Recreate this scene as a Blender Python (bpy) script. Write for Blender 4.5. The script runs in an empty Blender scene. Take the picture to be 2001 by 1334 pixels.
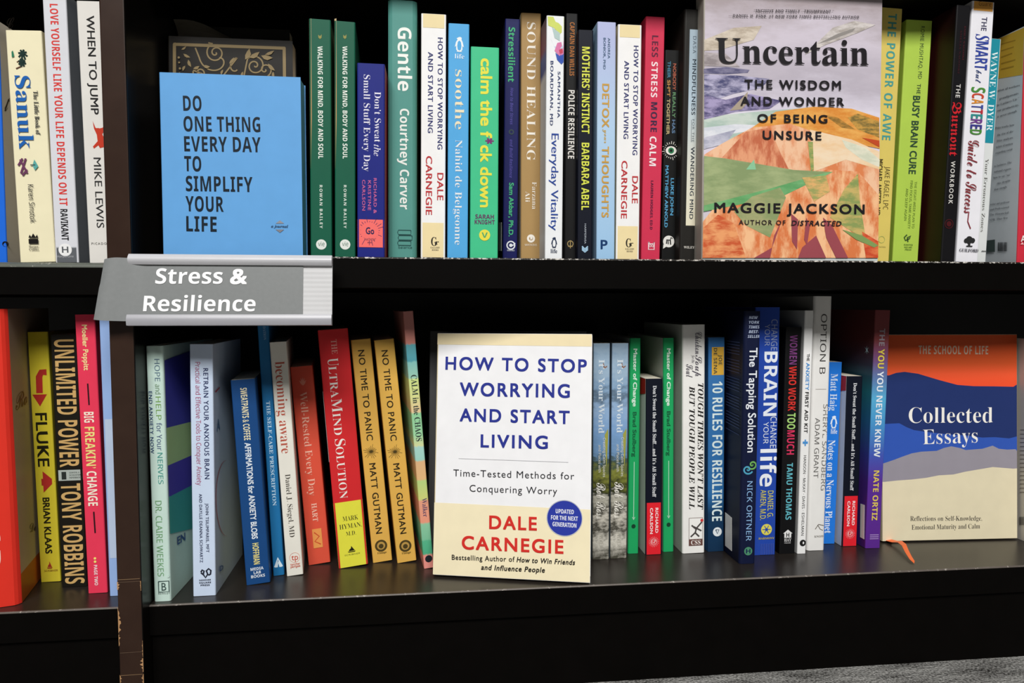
import bpy, math, random
from mathutils import Vector, Matrix

random.seed(7)
sc = bpy.context.scene
COL = sc.collection

# ------------------------------------------------------------------ camera
ZB = 0.094                      # the right bay's lower shelf top stands this high above the carpet
F_PX = 1330.0
PITCH, YAW, ROLL = 0.0536804, 0.1095705, 0.0004698
CAM = Vector((-0.0436139, -0.6, 0.2567128 + ZB))
_cp, _sp, _cy, _sy = math.cos(PITCH), math.sin(PITCH), math.cos(YAW), math.sin(YAW)
FW = Vector((_sy * _cp, _cy * _cp, -_sp))
_r = Vector((_cy, -_sy, 0))
_u = _r.cross(FW)
RT = _r * math.cos(ROLL) + _u * math.sin(ROLL)
UP = _u * math.cos(ROLL) - _r * math.sin(ROLL)
cd = bpy.data.cameras.new('camera')
cd.sensor_width = 36.0
cd.lens = F_PX / 2001 * 36.0
cd.clip_start, cd.clip_end = 0.01, 50
cam = bpy.data.objects.new('camera', cd)
COL.objects.link(cam)
M = Matrix((RT, UP, -FW)).transposed().to_4x4()
M.translation = CAM
cam.matrix_world = M
sc.camera = cam

# ------------------------------------------------------------------ light
w = bpy.data.worlds.new('store_ambient')
sc.world = w
w.use_nodes = True
w.node_tree.nodes['Background'].inputs[0].default_value = (0.93, 0.96, 1.0, 1)
w.node_tree.nodes['Background'].inputs[1].default_value = 0.035
def ceiling_lamp(x, y, sx, sy, power):
    l = bpy.data.lights.new('ceiling_lamp', 'AREA')
    l.shape = 'RECTANGLE'
    l.size, l.size_y, l.energy = sx, sy, power
    l.color = (1.0, 0.985, 0.96)
    o = bpy.data.objects.new('ceiling_lamp', l)
    o.location = (x, y, 2.75)
    COL.objects.link(o)
for lx in (-1.0, -0.2, 0.6):
    ceiling_lamp(lx, -2.7, 0.7, 1.4, 82)
sc.view_settings.view_transform = 'Standard'
sc.view_settings.look = 'None'
sc.view_settings.exposure = 0.0
sc.view_settings.gamma = 1.0
sc.view_settings.use_curve_mapping = False

# ------------------------------------------------------------------ measuring helpers
def ray(px, py):
    return FW + RT * ((px - 1000.5) / F_PX) - UP * ((py - 667.0) / F_PX)

def on_plane(px, py, P, n):
    d = ray(px, py)
    return CAM + d * ((Vector(P) - CAM).dot(n) / d.dot(n))

def at_y(px, py, y):
    return on_plane(px, py, (0, y, 0), Vector((0, 1, 0)))

def at_z(px, py, z):
    return on_plane(px, py, (0, 0, z), Vector((0, 0, 1)))

class Zoom:
    """reading coordinates of an enlarged crop: origin and scale"""
    def __init__(s, ox, oy, k): s.ox, s.oy, s.k = ox, oy, k
    def __call__(s, x, y): return (s.ox + x / s.k, s.oy + y / s.k)
    def y(s, y): return s.oy + y / s.k
PX = Zoom(0, 0, 1)

# ------------------------------------------------------------------ materials
def lin(c):
    if isinstance(c, str):
        c = tuple(int(c[i:i + 2], 16) / 255 for i in (0, 2, 4))
    return tuple(v / 12.92 if v <= 0.04045 else ((v + 0.055) / 1.055) ** 2.4 for v in c) + (1.0,)

_mats = {}
def mat(hexc, rough=0.5, spec=0.2, metal=0.0, vary=0.06, scale=60):
    """printed card / cloth: flat colour with a faint mottled grain"""
    key = (hexc, rough, spec, metal, vary)
    if key in _mats: return _mats[key]
    m = bpy.data.materials.new('print_' + str(len(_mats)))
    m.use_nodes = True
    nt = m.node_tree
    b = nt.nodes['Principled BSDF']
    b.inputs['Roughness'].default_value = rough
    b.inputs['Specular IOR Level'].default_value = spec
    b.inputs['Metallic'].default_value = metal
    c = lin(hexc)
    tc = nt.nodes.new('ShaderNodeTexCoord')
    nz = nt.nodes.new('ShaderNodeTexNoise')
    nz.inputs['Scale'].default_value = scale
    nz.inputs['Detail'].default_value = 3
    nt.links.new(tc.outputs['Object'], nz.inputs['Vector'])
    rp = nt.nodes.new('ShaderNodeMix'); rp.data_type = 'RGBA'
    rp.inputs['A'].default_value = tuple(v * (1 - vary) for v in c[:3]) + (1,)
    rp.inputs['B'].default_value = tuple(min(1, v * (1 + vary)) for v in c[:3]) + (1,)
    nt.links.new(nz.outputs['Fac'], rp.inputs['Factor'])
    nt.links.new(rp.outputs['Result'], b.inputs['Base Color'])
    _mats[key] = m
    return m

def ramp_mat(stops, axis='Z', lo=0.0, hi=1.0, noise=0.0, nscale=30, stretch=(1, 1, 1), interp='LINEAR', rough=0.45):
    """printed artwork: colour stops along one local axis (metres), roughened with noise"""
    m = bpy.data.materials.new('artwork_' + str(len(bpy.data.materials)))
    m.use_nodes = True
    nt = m.node_tree
    b = nt.nodes['Principled BSDF']
    b.inputs['Roughness'].default_value = rough
    b.inputs['Specular IOR Level'].default_value = 0.2
    tc = nt.nodes.new('ShaderNodeTexCoord')
    sx = nt.nodes.new('ShaderNodeSeparateXYZ')
    nt.links.new(tc.outputs['Object'], sx.inputs[0])
    mr = nt.nodes.new('ShaderNodeMapRange')
    mr.inputs['From Min'].default_value = lo
    mr.inputs['From Max'].default_value = hi
    nt.links.new(sx.outputs[axis], mr.inputs['Value'])
    src = mr.outputs[0]
    if noise:
        mp = nt.nodes.new('ShaderNodeMapping')
        mp.inputs['Scale'].default_value = stretch
        nt.links.new(tc.outputs['Object'], mp.inputs['Vector'])
        nz = nt.nodes.new('ShaderNodeTexNoise')
        nz.inputs['Scale'].default_value = nscale
        nz.inputs['Detail'].default_value = 6
        nz.inputs['Roughness'].default_value = 0.65
        nt.links.new(mp.outputs[0], nz.inputs['Vector'])
        ma = nt.nodes.new('ShaderNodeMath'); ma.operation = 'MULTIPLY_ADD'
        ma.inputs[1].default_value = noise
        nt.links.new(nz.outputs['Fac'], ma.inputs[0])
        sb = nt.nodes.new('ShaderNodeMath'); sb.operation = 'SUBTRACT'
        nt.links.new(src, sb.inputs[0]); sb.inputs[1].default_value = noise * 0.5
        nt.links.new(sb.outputs[0], ma.inputs[2])
        src = ma.outputs[0]
    cr = nt.nodes.new('ShaderNodeValToRGB')
    cr.color_ramp.interpolation = interp
    els = cr.color_ramp.elements
    while len(els) > 1: els.remove(els[-1])
    els[0].position, els[0].color = stops[0][0], lin(stops[0][1])
    for p_, c_ in stops[1:]:
        e = els.new(p_); e.color = lin(c_)
    nt.links.new(src, cr.inputs[0])
    nt.links.new(cr.outputs[0], b.inputs['Base Color'])
    return m

def wood_mat(name, dark, light, rough, wear, wear_col='c9a57a', wear_scale=9.0, spec=0.5):
    m = bpy.data.materials.new(name)
    m.use_nodes = True
    nt = m.node_tree
    b = nt.nodes['Principled BSDF']
    b.inputs['Roughness'].default_value = rough
    b.inputs['Specular IOR Level'].default_value = spec
    tc = nt.nodes.new('ShaderNodeTexCoord')
    mp = nt.nodes.new('ShaderNodeMapping')
    mp.inputs['Scale'].default_value = (6, 6, 6)
    nt.links.new(tc.outputs['Object'], mp.inputs['Vector'])
    nz = nt.nodes.new('ShaderNodeTexNoise')
    nz.inputs['Scale'].default_value = 8; nz.inputs['Detail'].default_value = 8
    nt.links.new(mp.outputs[0], nz.inputs['Vector'])
    mx = nt.nodes.new('ShaderNodeMix'); mx.data_type = 'RGBA'
    mx.inputs['A'].default_value, mx.inputs['B'].default_value = lin(dark), lin(light)
    nt.links.new(nz.outputs['Fac'], mx.inputs['Factor'])
    out = mx.outputs['Result']
    if wear:
        n2 = nt.nodes.new('ShaderNodeTexNoise')
        n2.inputs['Scale'].default_value = wear_scale; n2.inputs['Detail'].default_value = 10
        n2.inputs['Roughness'].default_value = 0.7
        nt.links.new(tc.outputs['Object'], n2.inputs['Vector'])
        cr = nt.nodes.new('ShaderNodeValToRGB')
        cr.color_ramp.elements[0].position = wear
        cr.color_ramp.elements[1].position = min(1, wear + 0.05)
        nt.links.new(n2.outputs['Fac'], cr.inputs[0])
        m2 = nt.nodes.new('ShaderNodeMix'); m2.data_type = 'RGBA'
        m2.inputs['B'].default_value = lin(wear_col)
        nt.links.new(out, m2.inputs['A']); nt.links.new(cr.outputs[0], m2.inputs['Factor'])
        out = m2.outputs['Result']
    nt.links.new(out, b.inputs['Base Color'])
    bp = nt.nodes.new('ShaderNodeBump'); bp.inputs['Strength'].default_value = 0.05; bp.inputs['Distance'].default_value = 0.001
    nt.links.new(nz.outputs['Fac'], bp.inputs['Height']); nt.links.new(bp.outputs[0], b.inputs['Normal'])
    return m

# ------------------------------------------------------------------ mesh collecting
class MB:
    def __init__(s): s.v, s.f, s.m, s.mats = [], [], [], []
    def slot(s, m):
        if m not in s.mats: s.mats.append(m)
        return s.mats.index(m)
    def add(s, verts, faces, m):
        k, n = s.slot(m), len(s.v)
        s.v += [tuple(v) for v in verts]
        for f in faces:
            s.f.append(tuple(i + n for i in f)); s.m.append(k)
    def box(s, lo, hi, m):
        (a, b, c), (d, e, f) = lo, hi
        s.add([(a, b, c), (d, b, c), (d, e, c), (a, e, c), (a, b, f), (d, b, f), (d, e, f), (a, e, f)],
              [(0, 3, 2, 1), (4, 5, 6, 7), (0, 1, 5, 4), (1, 2, 6, 5), (2, 3, 7, 6), (3, 0, 4, 7)], m)
    def prism(s, poly, axis, a, b, m):
        """poly in the two other axes (in x,y,z order), extruded from a to b along axis"""
        def P(p, h):
            q = list(p); q.insert(axis, h); return tuple(q)
        n = len(poly)
        s.add([P(p, a) for p in poly] + [P(p, b) for p in poly],
              [tuple(range(n)), tuple(range(2 * n - 1, n - 1, -1))] + [(i, i + n, (i + 1) % n + n, (i + 1) % n) for i in range(n)], m)
    def build(s, name, parent=None, smooth=False, bevel=0, fix=True):
        me = bpy.data.meshes.new(name)
        me.from_pydata(s.v, [], s.f)
        for m in s.mats: me.materials.append(m)
        me.polygons.foreach_set('material_index', s.m)
        me.update()
        o = bpy.data.objects.new(name, me)
        COL.objects.link(o)
        if parent: o.parent = parent
        if bevel:
            b = o.modifiers.new('bevel', 'BEVEL'); b.width = bevel; b.segments = 3; b.limit_method = 'ANGLE'
        return o

def thing(name, label, cat, group=None, loc=(0, 0, 0)):
    o = bpy.data.objects.new(name, None)
    o.empty_display_size = 0.02
    COL.objects.link(o)
    o.location = loc
    o['label'], o['category'] = label, cat
    if group: o['group'] = group
    return o

# ------------------------------------------------------------------ lettering
CAPS = {'S': (0x1D400, 0x1D41A, 0x1D7CE), 'H': (0x1D5D4, 0x1D5EE, 0x1D7EC), 'N': (0x1D5A0, 0x1D5BA, 0x1D7E2),
        'X': (0x1D468, 0x1D482, 0x1D7CE), 'I': (0x1D434, 0x1D44E, None), 'C': (0x1D4D0, 0x1D4EA, None),
        'F': (0x1D56C, 0x1D586, None), 'J': (0x1D63C, 0x1D656, 0x1D7EC), 'M': (0x1D670, 0x1D68A, 0x1D7F6)}
def face_of(s, st):
    st = {'s': 'S', 't': 'S'}.get(st, st)
    if st not in CAPS: return s
    A, a, d = CAPS[st]
    out = ''
    for c in s:
        if c == 'h' and st == 'I': out += '\u210E'
        elif 'A' <= c <= 'Z': out += chr(A + ord(c) - 65)
        elif 'a' <= c <= 'z': out += chr(a + ord(c) - 97)
        elif d and c.isdigit(): out += chr(d + ord(c) - 48)
        else: out += c
    return out

_glyphs = {}
def letters(body, st='R', sp=1.0, res=3):
    """outline letters as flat triangles: verts 2-D (cap height about 0.7), faces"""
    key = (body, st, sp, res)
    if key in _glyphs: return _glyphs[key]
    c = bpy.data.curves.new('lettering', 'FONT')
    c.body = face_of(body, st)
    c.space_character = sp
    c.resolution_u = res
    c.fill_mode = 'FRONT'
    if st == 'i': c.shear = 0.2
    if st == 's': c.offset = -0.010
    o = bpy.data.objects.new('lettering', c)
    me = o.to_mesh()
    vs = [(v.co.x, v.co.y, 0.0) for v in me.vertices]
    fs = [tuple(p.vertices) for p in me.polygons]
    o.to_mesh_clear()
    bpy.data.objects.remove(o); bpy.data.curves.remove(c)
    if st in ('B', 'i', 'b'):
        d = {'B': 0.022, 'b': 0.011, 'i': 0.02}[st]
        n = len(vs); V, Fs = [], []
        for k, (dx, dy) in enumerate(((-d, -d), (d, -d), (d, d), (-d, d))):
            V += [(x + dx, y + dy, 0.000012 * k) for x, y, _ in vs]
            Fs += [tuple(i + k * n for i in f) for f in fs]
        vs, fs = V, Fs
    xs = [v[0] for v in vs] or [0, 1]
    _glyphs[key] = (vs, fs, min(xs), max(xs))
    return _glyphs[key]

# ------------------------------------------------------------------ the bookcase (the setting of the books)
ZL = ZB                          # lower shelf top
ZU = ZB + 0.298                  # upper shelf top, right bay
ZU2 = ZB + 0.2916                # upper shelf top, left bay (hangs a little lower)
XD0, XD1 = -0.3091, -0.2898      # the upright between the bays
SHELF_T = 0.0265
DEPTH = 0.25

def fascia_mat(name, base, glint):
    """dark stain whose sharp arris is rubbed to pale specks"""
    return wood_mat(name, base, glint, 0.38, 0)
shelf_m = wood_mat('dark_stained_shelf', '1d1916', '2b2622', 0.32, 0.74, '6a625a', 55, 0.5)
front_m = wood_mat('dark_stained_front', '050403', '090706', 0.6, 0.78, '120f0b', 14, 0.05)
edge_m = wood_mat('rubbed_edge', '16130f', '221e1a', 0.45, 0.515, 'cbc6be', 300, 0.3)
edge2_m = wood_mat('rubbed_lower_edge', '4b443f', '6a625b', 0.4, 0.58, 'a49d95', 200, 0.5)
upright_m = wood_mat('brown_stained_upright', '2a1a13', '38271e', 0.34, 0.74, '7a5a3a', 11, 0.3)
dark_m = wood_mat('black_back', '060505', '0a0908', 0.6, 0)

case = thing('bookcase', 'dark stained wooden bookcase with two bays of shelves and a worn brown upright', 'bookcase', loc=(XD0, 0, 0))
def shelf_board(x0, x1, zt, nose, em, label=None, thick=SHELF_T):
    mb = MB()
    ox = XD0
    prof = [(DEPTH, zt), (DEPTH, zt - thick), (0.0, zt - thick), (0.0, zt - nose)]
    pts = [(nose - nose * math.sin(a), zt - nose + nose * math.cos(a)) for a in [i * math.pi / 16 for i in range(8, -1, -1)]]
    poly = pts + prof[:3]
    n = len(poly)
    V = [(x0 - ox, y, z) for y, z in poly] + [(x1 - ox, y, z) for y, z in poly]
    for i in range(n):
        j = (i + 1) % n
        m_ = em if i < 8 else (shelf_m if i == 8 or i == n - 2 - 0 and False else front_m)
        if i == 8: m_ = shelf_m
        mb.add([V[i], V[j], V[j + n], V[i + n]], [(0, 1, 2, 3)], m_)
    mb.add(V[:n], [tuple(range(n))], front_m)
    mb.add(V[n:], [tuple(range(n - 1, -1, -1))], front_m)
    o = mb.build('shelf', case)
    if label: o['label'] = label
    return o
side_m = wood_mat('dark_polished_side', '0d0b09', '120f0c', 0.3, 0, spec=0.22)
XL, XR = -1.0, 1.05
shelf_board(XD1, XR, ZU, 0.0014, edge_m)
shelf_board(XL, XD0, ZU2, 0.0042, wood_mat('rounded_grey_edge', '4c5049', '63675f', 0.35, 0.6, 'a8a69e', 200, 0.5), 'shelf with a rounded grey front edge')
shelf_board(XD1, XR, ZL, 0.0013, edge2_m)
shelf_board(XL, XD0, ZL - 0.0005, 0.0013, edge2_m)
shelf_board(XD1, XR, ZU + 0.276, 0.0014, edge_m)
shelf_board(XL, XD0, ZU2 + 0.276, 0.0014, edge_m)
mb = MB(); mb.box((0, -0.014, 0), (XD1 - XD0, DEPTH - 0.0005, 1.35), upright_m)
mb.slot(side_m); mb.m[3] = mb.m[5] = 1      # polished flanks
o = mb.build('upright', case, bevel=0.0012); o['label'] = 'brown upright board chipped to bare wood near its foot'
mb = MB(); mb.box((XL - XD0 - .02, -0.014, 0), (XL - XD0 - .0002, DEPTH - 0.0005, 1.35), upright_m); mb.build('end_panel', case, bevel=0.0012)
mb = MB(); mb.box((XR - XD0 + .0002, -0.014, 0), (XR - XD0 + .02, DEPTH - 0.0005, 1.35), upright_m); mb.build('end_panel', case, bevel=0.0012)
# bare-wood chips on the upright's arrises near its foot
chip_m = wood_mat('bare_wood', '9a7048', 'c79b6c', 0.7, 0)
mb = MB()
rnd = random.Random(3)
def chip(x, side, z0, z1, wd):
    n = 16; P = []
    for i in range(n + 1):
        z = z0 + (z1 - z0) * i / n
        P.append((x + side * wd * math.sin(math.pi * (i + .35) / (n + .7)) ** .6 * rnd.choice((.18, .35, .5, .75, 1.0)) * rnd.uniform(.5, 1), z + rnd.uniform(-.3, .3) * (z1 - z0) / n))
    V = [(x - XD0, -0.01435, z) for _, z in P] + [(px - XD0, -0.01435, z) for px, z in P]
    mb.add(V, [(i, i + 1, i + n + 2, i + n + 1) for i in range(n)], chip_m)
for px, ya, yb, side, wd in ((229.5, 1136, 1152, 1, .0035), (231, 1188, 1240, 1, .0032), (233, 1236, 1262, 1, .0020), (277.5, 1134, 1153, -1, .0016),
                             (280, 1285, 1312, -1, .0036), (236, 1318, 1334, 1, .0025), (282, 1316, 1334, -1, .0024), (279, 1250, 1284, -1, .0008)):
    a, b = at_y(px, yb, -0.0141), at_y(px, ya, -0.0141)
    chip(XD0 + .0002 if side > 0 else XD1 - .0002, side, a.z, b.z, wd)
for y in (1132, 1137, 1275, 1319):
    a = at_y(255, y, -0.0141)
    mb.add([(0.001, -0.01432, a.z), (XD1 - XD0 - .001, -0.01432, a.z + .0003), (XD1 - XD0 - .001, -0.01432, a.z + .0008), (0.001, -0.01432, a.z + .0006)], [(0, 1, 2, 3)],
           wood_mat('scratch', '6b5238', '7d6348', .6, 0) if y in (1132, 1319) else wood_mat('faint_scratch', '4a382a', '5a4636', .6, 0))
o = mb.build('chipped_edge', case); o['label'] = 'bare wood showing through chips on the upright'
mb = MB(); mb.box((XL - XD0, DEPTH, 0), (XR - XD0, DEPTH + 0.012, 1.35), dark_m); mb.build('back_panel', case)
mb = MB(); mb.box((XL - XD0, 0.0035, 0), (-0.0005, 0.02, ZL - SHELF_T), front_m); mb.build('kick_board', case)
mb = MB(); mb.box((XD1 - XD0 + .0005, 0.0035, 0), (XR - XD0, 0.02, ZL - SHELF_T), front_m); mb.build('kick_board', case)

# ------------------------------------------------------------------ floor
fm = bpy.data.materials.new('grey_loop_carpet'); fm.use_nodes = True
nt = fm.node_tree; b = nt.nodes['Principled BSDF']; b.inputs['Roughness'].default_value = 0.95; b.inputs['Specular IOR Level'].default_value = 0.1
tc = nt.nodes.new('ShaderNodeTexCoord')
n1 = nt.nodes.new('ShaderNodeTexNoise'); n1.inputs['Scale'].default_value = 420; n1.inputs['Detail'].default_value = 4
n2 = nt.nodes.new('ShaderNodeTexNoise'); n2.inputs['Scale'].default_value = 45; n2.inputs['Detail'].default_value = 4
mp = nt.nodes.new('ShaderNodeMapping'); mp.inputs['Scale'].default_value = (0.35, 1.6, 1)
nt.links.new(tc.outputs['Object'], n1.inputs['Vector']); nt.links.new(tc.outputs['Object'], mp.inputs['Vector']); nt.links.new(mp.outputs[0], n2.inputs['Vector'])
ad = nt.nodes.new('ShaderNodeMix'); ad.data_type = 'RGBA'; ad.inputs['Factor'].default_value = 0.45
nt.links.new(n1.outputs['Fac'], ad.inputs['A']); nt.links.new(n2.outputs['Fac'], ad.inputs['B'])
cr = nt.nodes.new('ShaderNodeValToRGB'); e = cr.color_ramp.elements
e[0].position, e[0].color = 0.36, lin('2c2a28'); e[1].position, e[1].color = 0.64, lin('b0afab')
nt.links.new(ad.outputs['Result'], cr.inputs[0]); nt.links.new(cr.outputs[0], b.inputs['Base Color'])
bp = nt.nodes.new('ShaderNodeBump'); bp.inputs['Strength'].default_value = 0.9; bp.inputs['Distance'].default_value = 0.004
nt.links.new(n1.outputs['Fac'], bp.inputs['Height']); nt.links.new(bp.outputs[0], b.inputs['Normal'])
wm = mat('c9c5bb', 0.9, 0.1)
mb = MB(); mb.box((-4, DEPTH + 0.02, 0), (4, DEPTH + 0.12, 2.9), wm); wl = mb.build('wall_back'); wl['kind'] = 'structure'
mb = MB(); mb.box((-4, -4, -0.05), (4, 1.0, 0), fm); fl = mb.build('floor'); fl['kind'] = 'structure'

# ------------------------------------------------------------------ books
paper = mat('e6dfcd', 0.8, 0.1, vary=0.1, scale=200)
INK = 0.00012
SHELF = {'U': ZU, 'V': ZU2, 'L': ZL, 'K': ZL - 0.0005}
GROUP = {'U': 'books on the upper shelf of the wide bay', 'V': 'books on the upper shelf of the narrow bay',
         'L': 'books on the lower shelf of the wide bay', 'K': 'books on the lower shelf of the narrow bay'}

class Book:
    """local frame: x along the front face, y into the shelf, z up; origin at the front lower left corner"""
    def frame(s, O, R):
        s.O, s.R = O, R
        s.Ri = R.transposed()
    def loc(s, P): return s.Ri @ (P - s.O)
    def hit(s, px, py):                      # on the front plane -> (x, z)
        p = s.loc(on_plane(px, py, s.O, s.R @ Vector((0, 1, 0)))); return p.x, p.z
    def hit_side(s, px, py, right=True):     # on a cover plane -> (y, z)
        P = s.O + s.R @ Vector((s.W if right else 0, 0, 0))
        p = s.loc(on_plane(px, py, P, s.R @ Vector((1, 0, 0)))); return p.y, p.z
    def yprof(s, x):
        r, W = s.r, s.W
        if s.bulge:
            t = (x / W - 0.5) * 2
            return s.bulge * (max(0.0, abs(t) - 0.62) / 0.38) ** 2 if abs(t) < 1 else s.bulge
        d = min(x, W - x)
        if d >= r or r <= 0: return 0.0
        return r - math.sqrt(max(0, r * r - (r - d) ** 2))
    def body(s, cover, left, right, pages, hard):
        W, H, D, r = s.W, s.H, s.D, s.r
        t = 0.0024 if hard else 0.0005
        rec = 0.003 if hard else 0.0003
        n = 12
        xs = [W * (1 - math.cos(math.pi * i / n)) / 2 for i in range(n + 1)] if s.bulge else \
             [r * (1 - math.cos(math.pi / 2 * i / 4)) for i in range(5)] + [W - r * (1 - math.cos(math.pi / 2 * i / 4)) for i in range(4, -1, -1)]
        y0 = s.bulge if s.bulge else r
        outer = [(0, D)] + [(x, s.yprof(x)) for x in xs] + [(W, D)]
        inner = [(t, D)] + [(t + (W - 2 * t) * x / W, s.yprof(x) + t + (0.001 if hard else 0)) for x in xs] + [(W - t, D)]
        k = len(outer)
        mb = s.mb
        lo = [(x, y, 0) for x, y in outer]; hi = [(x, y, H) for x, y in outer]
        li = [(x, y, 0) for x, y in inner]; hn = [(x, y, H) for x, y in inner]
        for i in range(k - 1):
            m_ = left if i == 0 else right if i == k - 2 else cover
            mb.add([lo[i], lo[i + 1], hi[i + 1], hi[i]], [(0, 1, 2, 3)], m_)
            mb.add([li[i], li[i + 1], hn[i + 1], hn[i]], [(3, 2, 1, 0)], paper if not hard else m_)
            mb.add([hi[i], hi[i + 1], hn[i + 1], hn[i]], [(0, 1, 2, 3)], m_)
            mb.add([lo[i], lo[i + 1], li[i + 1], li[i]], [(3, 2, 1, 0)], m_)
        for a, c in ((0, 0), (k - 1, 1)):
            mb.add([lo[a], hi[a], hn[a], li[a]], [(0, 1, 2, 3) if c else (3, 2, 1, 0)], left if a == 0 else right)
        pg = MB()
        e = 0.00015
        pg.box((t + e, y0 + t + 0.001, rec), (W - t - e, D - rec - (0.001 if not hard else 0.002), H - rec), pages)
        s.pg = pg
    # printed marks on the spine -------------------------------------------------
    def lay(s):
        s.k += 1
        return INK + 0.00003 * s.k
    def pt(s, x, z, e): return (x, s.yprof(min(max(x, 0), s.W)) - e, z)
    def band(s, za, zb, m, x0=0.0, x1=1.0):
        za, zb = min(max(za, .0002), s.H - .0002), min(max(zb, .0002), s.H - .0002)
        e = s.lay(); n = 12
        V = []
        for i in range(n + 1):
            x = s.W * (x0 + (x1 - x0) * i / n)
            V += [s.pt(x, za, e), s.pt(x, zb, e)]
        s.mb.add(V, [(2 * i, 2 * i + 2, 2 * i + 3, 2 * i + 1) for i in range(n)], m)
    def zat(s, y):
        xm = (s.c0[0] + (s.c1[0] - s.c0[0]) * (y - s.c0[1]) / (s.c1[1] - s.c0[1]))
        return s.hit(xm, y)[1]
    def T(s, body, ya, yb, tc, ch, col, st='R', sp=1.0, rough=0.5):
        """a line reading down the spine from picture row ya to yb, capitals ch of the width high, centred at tc"""
        za, zb = s.zat(s.zoom.y(ya)), s.zat(s.zoom.y(yb))
        vs, fs, a, b_ = letters(body, st, sp)
        k = (za - zb) / (b_ - a); q = ch * s.W / 0.70
        e = s.lay()
        s.mb.add([s.pt(tc * s.W + (y - 0.35) * q, za - (x - a) * k, e + kz) for x, y, kz in vs], fs, mat(col, rough))
    def HT(s, body, t0, t1, yb, chpx, col, st='R', sp=1.0):
        """a short line across the spine, baseline at picture row yb, capitals chpx rows high"""
        z = s.zat(s.zoom.y(yb)); z2 = s.zat(s.zoom.y(yb - chpx))
        vs, fs, a, b_ = letters(body, st, sp, 2)
        k = (t1 - t0) * s.W / (b_ - a); q = (z2 - z) / 0.70
        e = s.lay()
        s.mb.add([s.pt(t0 * s.W + (x - a) * k, z + y * q, e + kz) for x, y, kz in vs], fs, mat(col))
    def B(s, ya, yb, col, x0=0.0, x1=1.0):
        s.band(s.zat(s.zoom.y(yb)), s.zat(s.zoom.y(ya)), mat(col) if isinstance(col, str) else col, x0, x1)
    def G(s, pts, col):
        """a filled outline on the spine: (fraction across, picture row)"""
        e = s.lay()
        s.mb.add([s.pt(t * s.W, s.zat(s.zoom.y(y)), e) for t, y in pts], [tuple(range(len(pts)))], mat(col) if isinstance(col, str) else col)
    def disc(s, tc, y, r, col, r2=0.0, n=28, squash=1.0):
        """r in metres"""
        z = s.zat(s.zoom.y(y)); e = s.lay(); x = tc * s.W
        P = lambda R_, a: s.pt(x + R_ * math.cos(a) * squash, z + R_ * math.sin(a), e)
        A = [2 * math.pi * i / n for i in range(n)]
        m = mat(col) if isinstance(col, str) else col
        if r2: s.mb.add([P(r, a) for a in A] + [P(r2, a) for a in A], [(i, (i + 1) % n, (i + 1) % n + n, i + n) for i in range(n)], m)
        else: s.mb.add([P(r, a) for a in A], [tuple(range(n))], m)
    def rays(s, tc, y, r0, r1, n, wd, col, a0=0.0, jit=0.0):
        z = s.zat(s.zoom.y(y)); e = s.lay(); x = tc * s.W
        rn = random.Random(n)
        for i in range(n):
            a = a0 + 2 * math.pi * i / n; R1 = r1 * (1 - jit * rn.random())
            c, d = math.cos(a), math.sin(a)
            s.mb.add([s.pt(x + c * r0 - d * wd, z + d * r0 + c * wd, e), s.pt(x + c * R1 - d * wd, z + d * R1 + c * wd, e),
                      s.pt(x + c * R1 + d * wd, z + d * R1 - c * wd, e), s.pt(x + c * r0 + d * wd, z + d * r0 - c * wd, e)], [(0, 1, 2, 3)], mat(col))
    def line(s, pts, wd, col):
        """a drawn stroke on the spine: (fraction, picture row), width in metres"""
        e = s.lay()
        Q = [Vector((t * s.W, s.zat(s.zoom.y(y)))) for t, y in pts]
        s.stroke(Q, wd, lambda p: s.pt(p.x, p.y, e), mat(col))
    def stroke(s, Q, wd, place, m):
        V = []
        for i, p in enumerate(Q):
            d = (Q[min(i + 1, len(Q) - 1)] - Q[max(i - 1, 0)]); d.normalize()
            nn = Vector((-d.y, d.x)) * wd
            V += [place(p + nn), place(p - nn)]
        s.mb.add(V, [(2 * i, 2 * i + 1, 2 * i + 3, 2 * i + 2) for i in range(len(Q) - 1)], m)
    # printed marks on the right or left cover, or on a front that faces out ------------
    def SP(s, pts, col, right=True, clip=True):
        e = s.lay()
        V = []
        for x, y in pts:
            a, z = s.hit_side(*s.zoom(x, y), right)
            if clip: a, z = min(max(a, s.r + .0002), s.D), min(max(z, 0.0005), s.H - 0.0003)
            V.append((s.W + e if right else -e, a, z))
        s.mb.add(V, [tuple(range(len(V)))], mat(col) if isinstance(col, str) else col)
    def ST(s, body, x0, y0, x1, y1, chpx, col, right=True, st='R', down=False):
        """text on a cover between two picture points of its baseline"""
        a0, z0 = s.hit_side(*s.zoom(x0, y0), right); a1, z1 = s.hit_side(*s.zoom(x1, y1), right)
        _, zc = s.hit_side(*s.zoom(x0, y0 - chpx), right)
        vs, fs, a, b_ = letters(body, st, 1.0, 2)
        q = abs(zc - z0) / 0.7; e = s.lay()
        V = []
        for x, y, kz in vs:
            u = (x - a) / (b_ - a)
            V.append((s.W + e + kz if right else -e - kz, a0 + (a1 - a0) * u, z0 + (z1 - z0) * u + y * q))
        s.mb.add(V, fs, mat(col))
    def FP(s, pts, col):
        e = s.lay()
        V = []
        for x, y in pts:
            a, z = s.hit(*s.zoom(x, y))
            V.append((min(max(a, 0.0002), s.W - .0002), -e, min(max(z, 0.0003), s.H - 0.0003)))
        s.mb.add(V, [tuple(range(len(V)))], mat(col) if isinstance(col, str) else col)
    def FL(s, pts, wd, col):
        e = s.lay()
        s.stroke([Vector(s.hit(*s.zoom(x, y))) for x, y in pts], wd, lambda p: (p.x, -e, p.y), mat(col))
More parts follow.
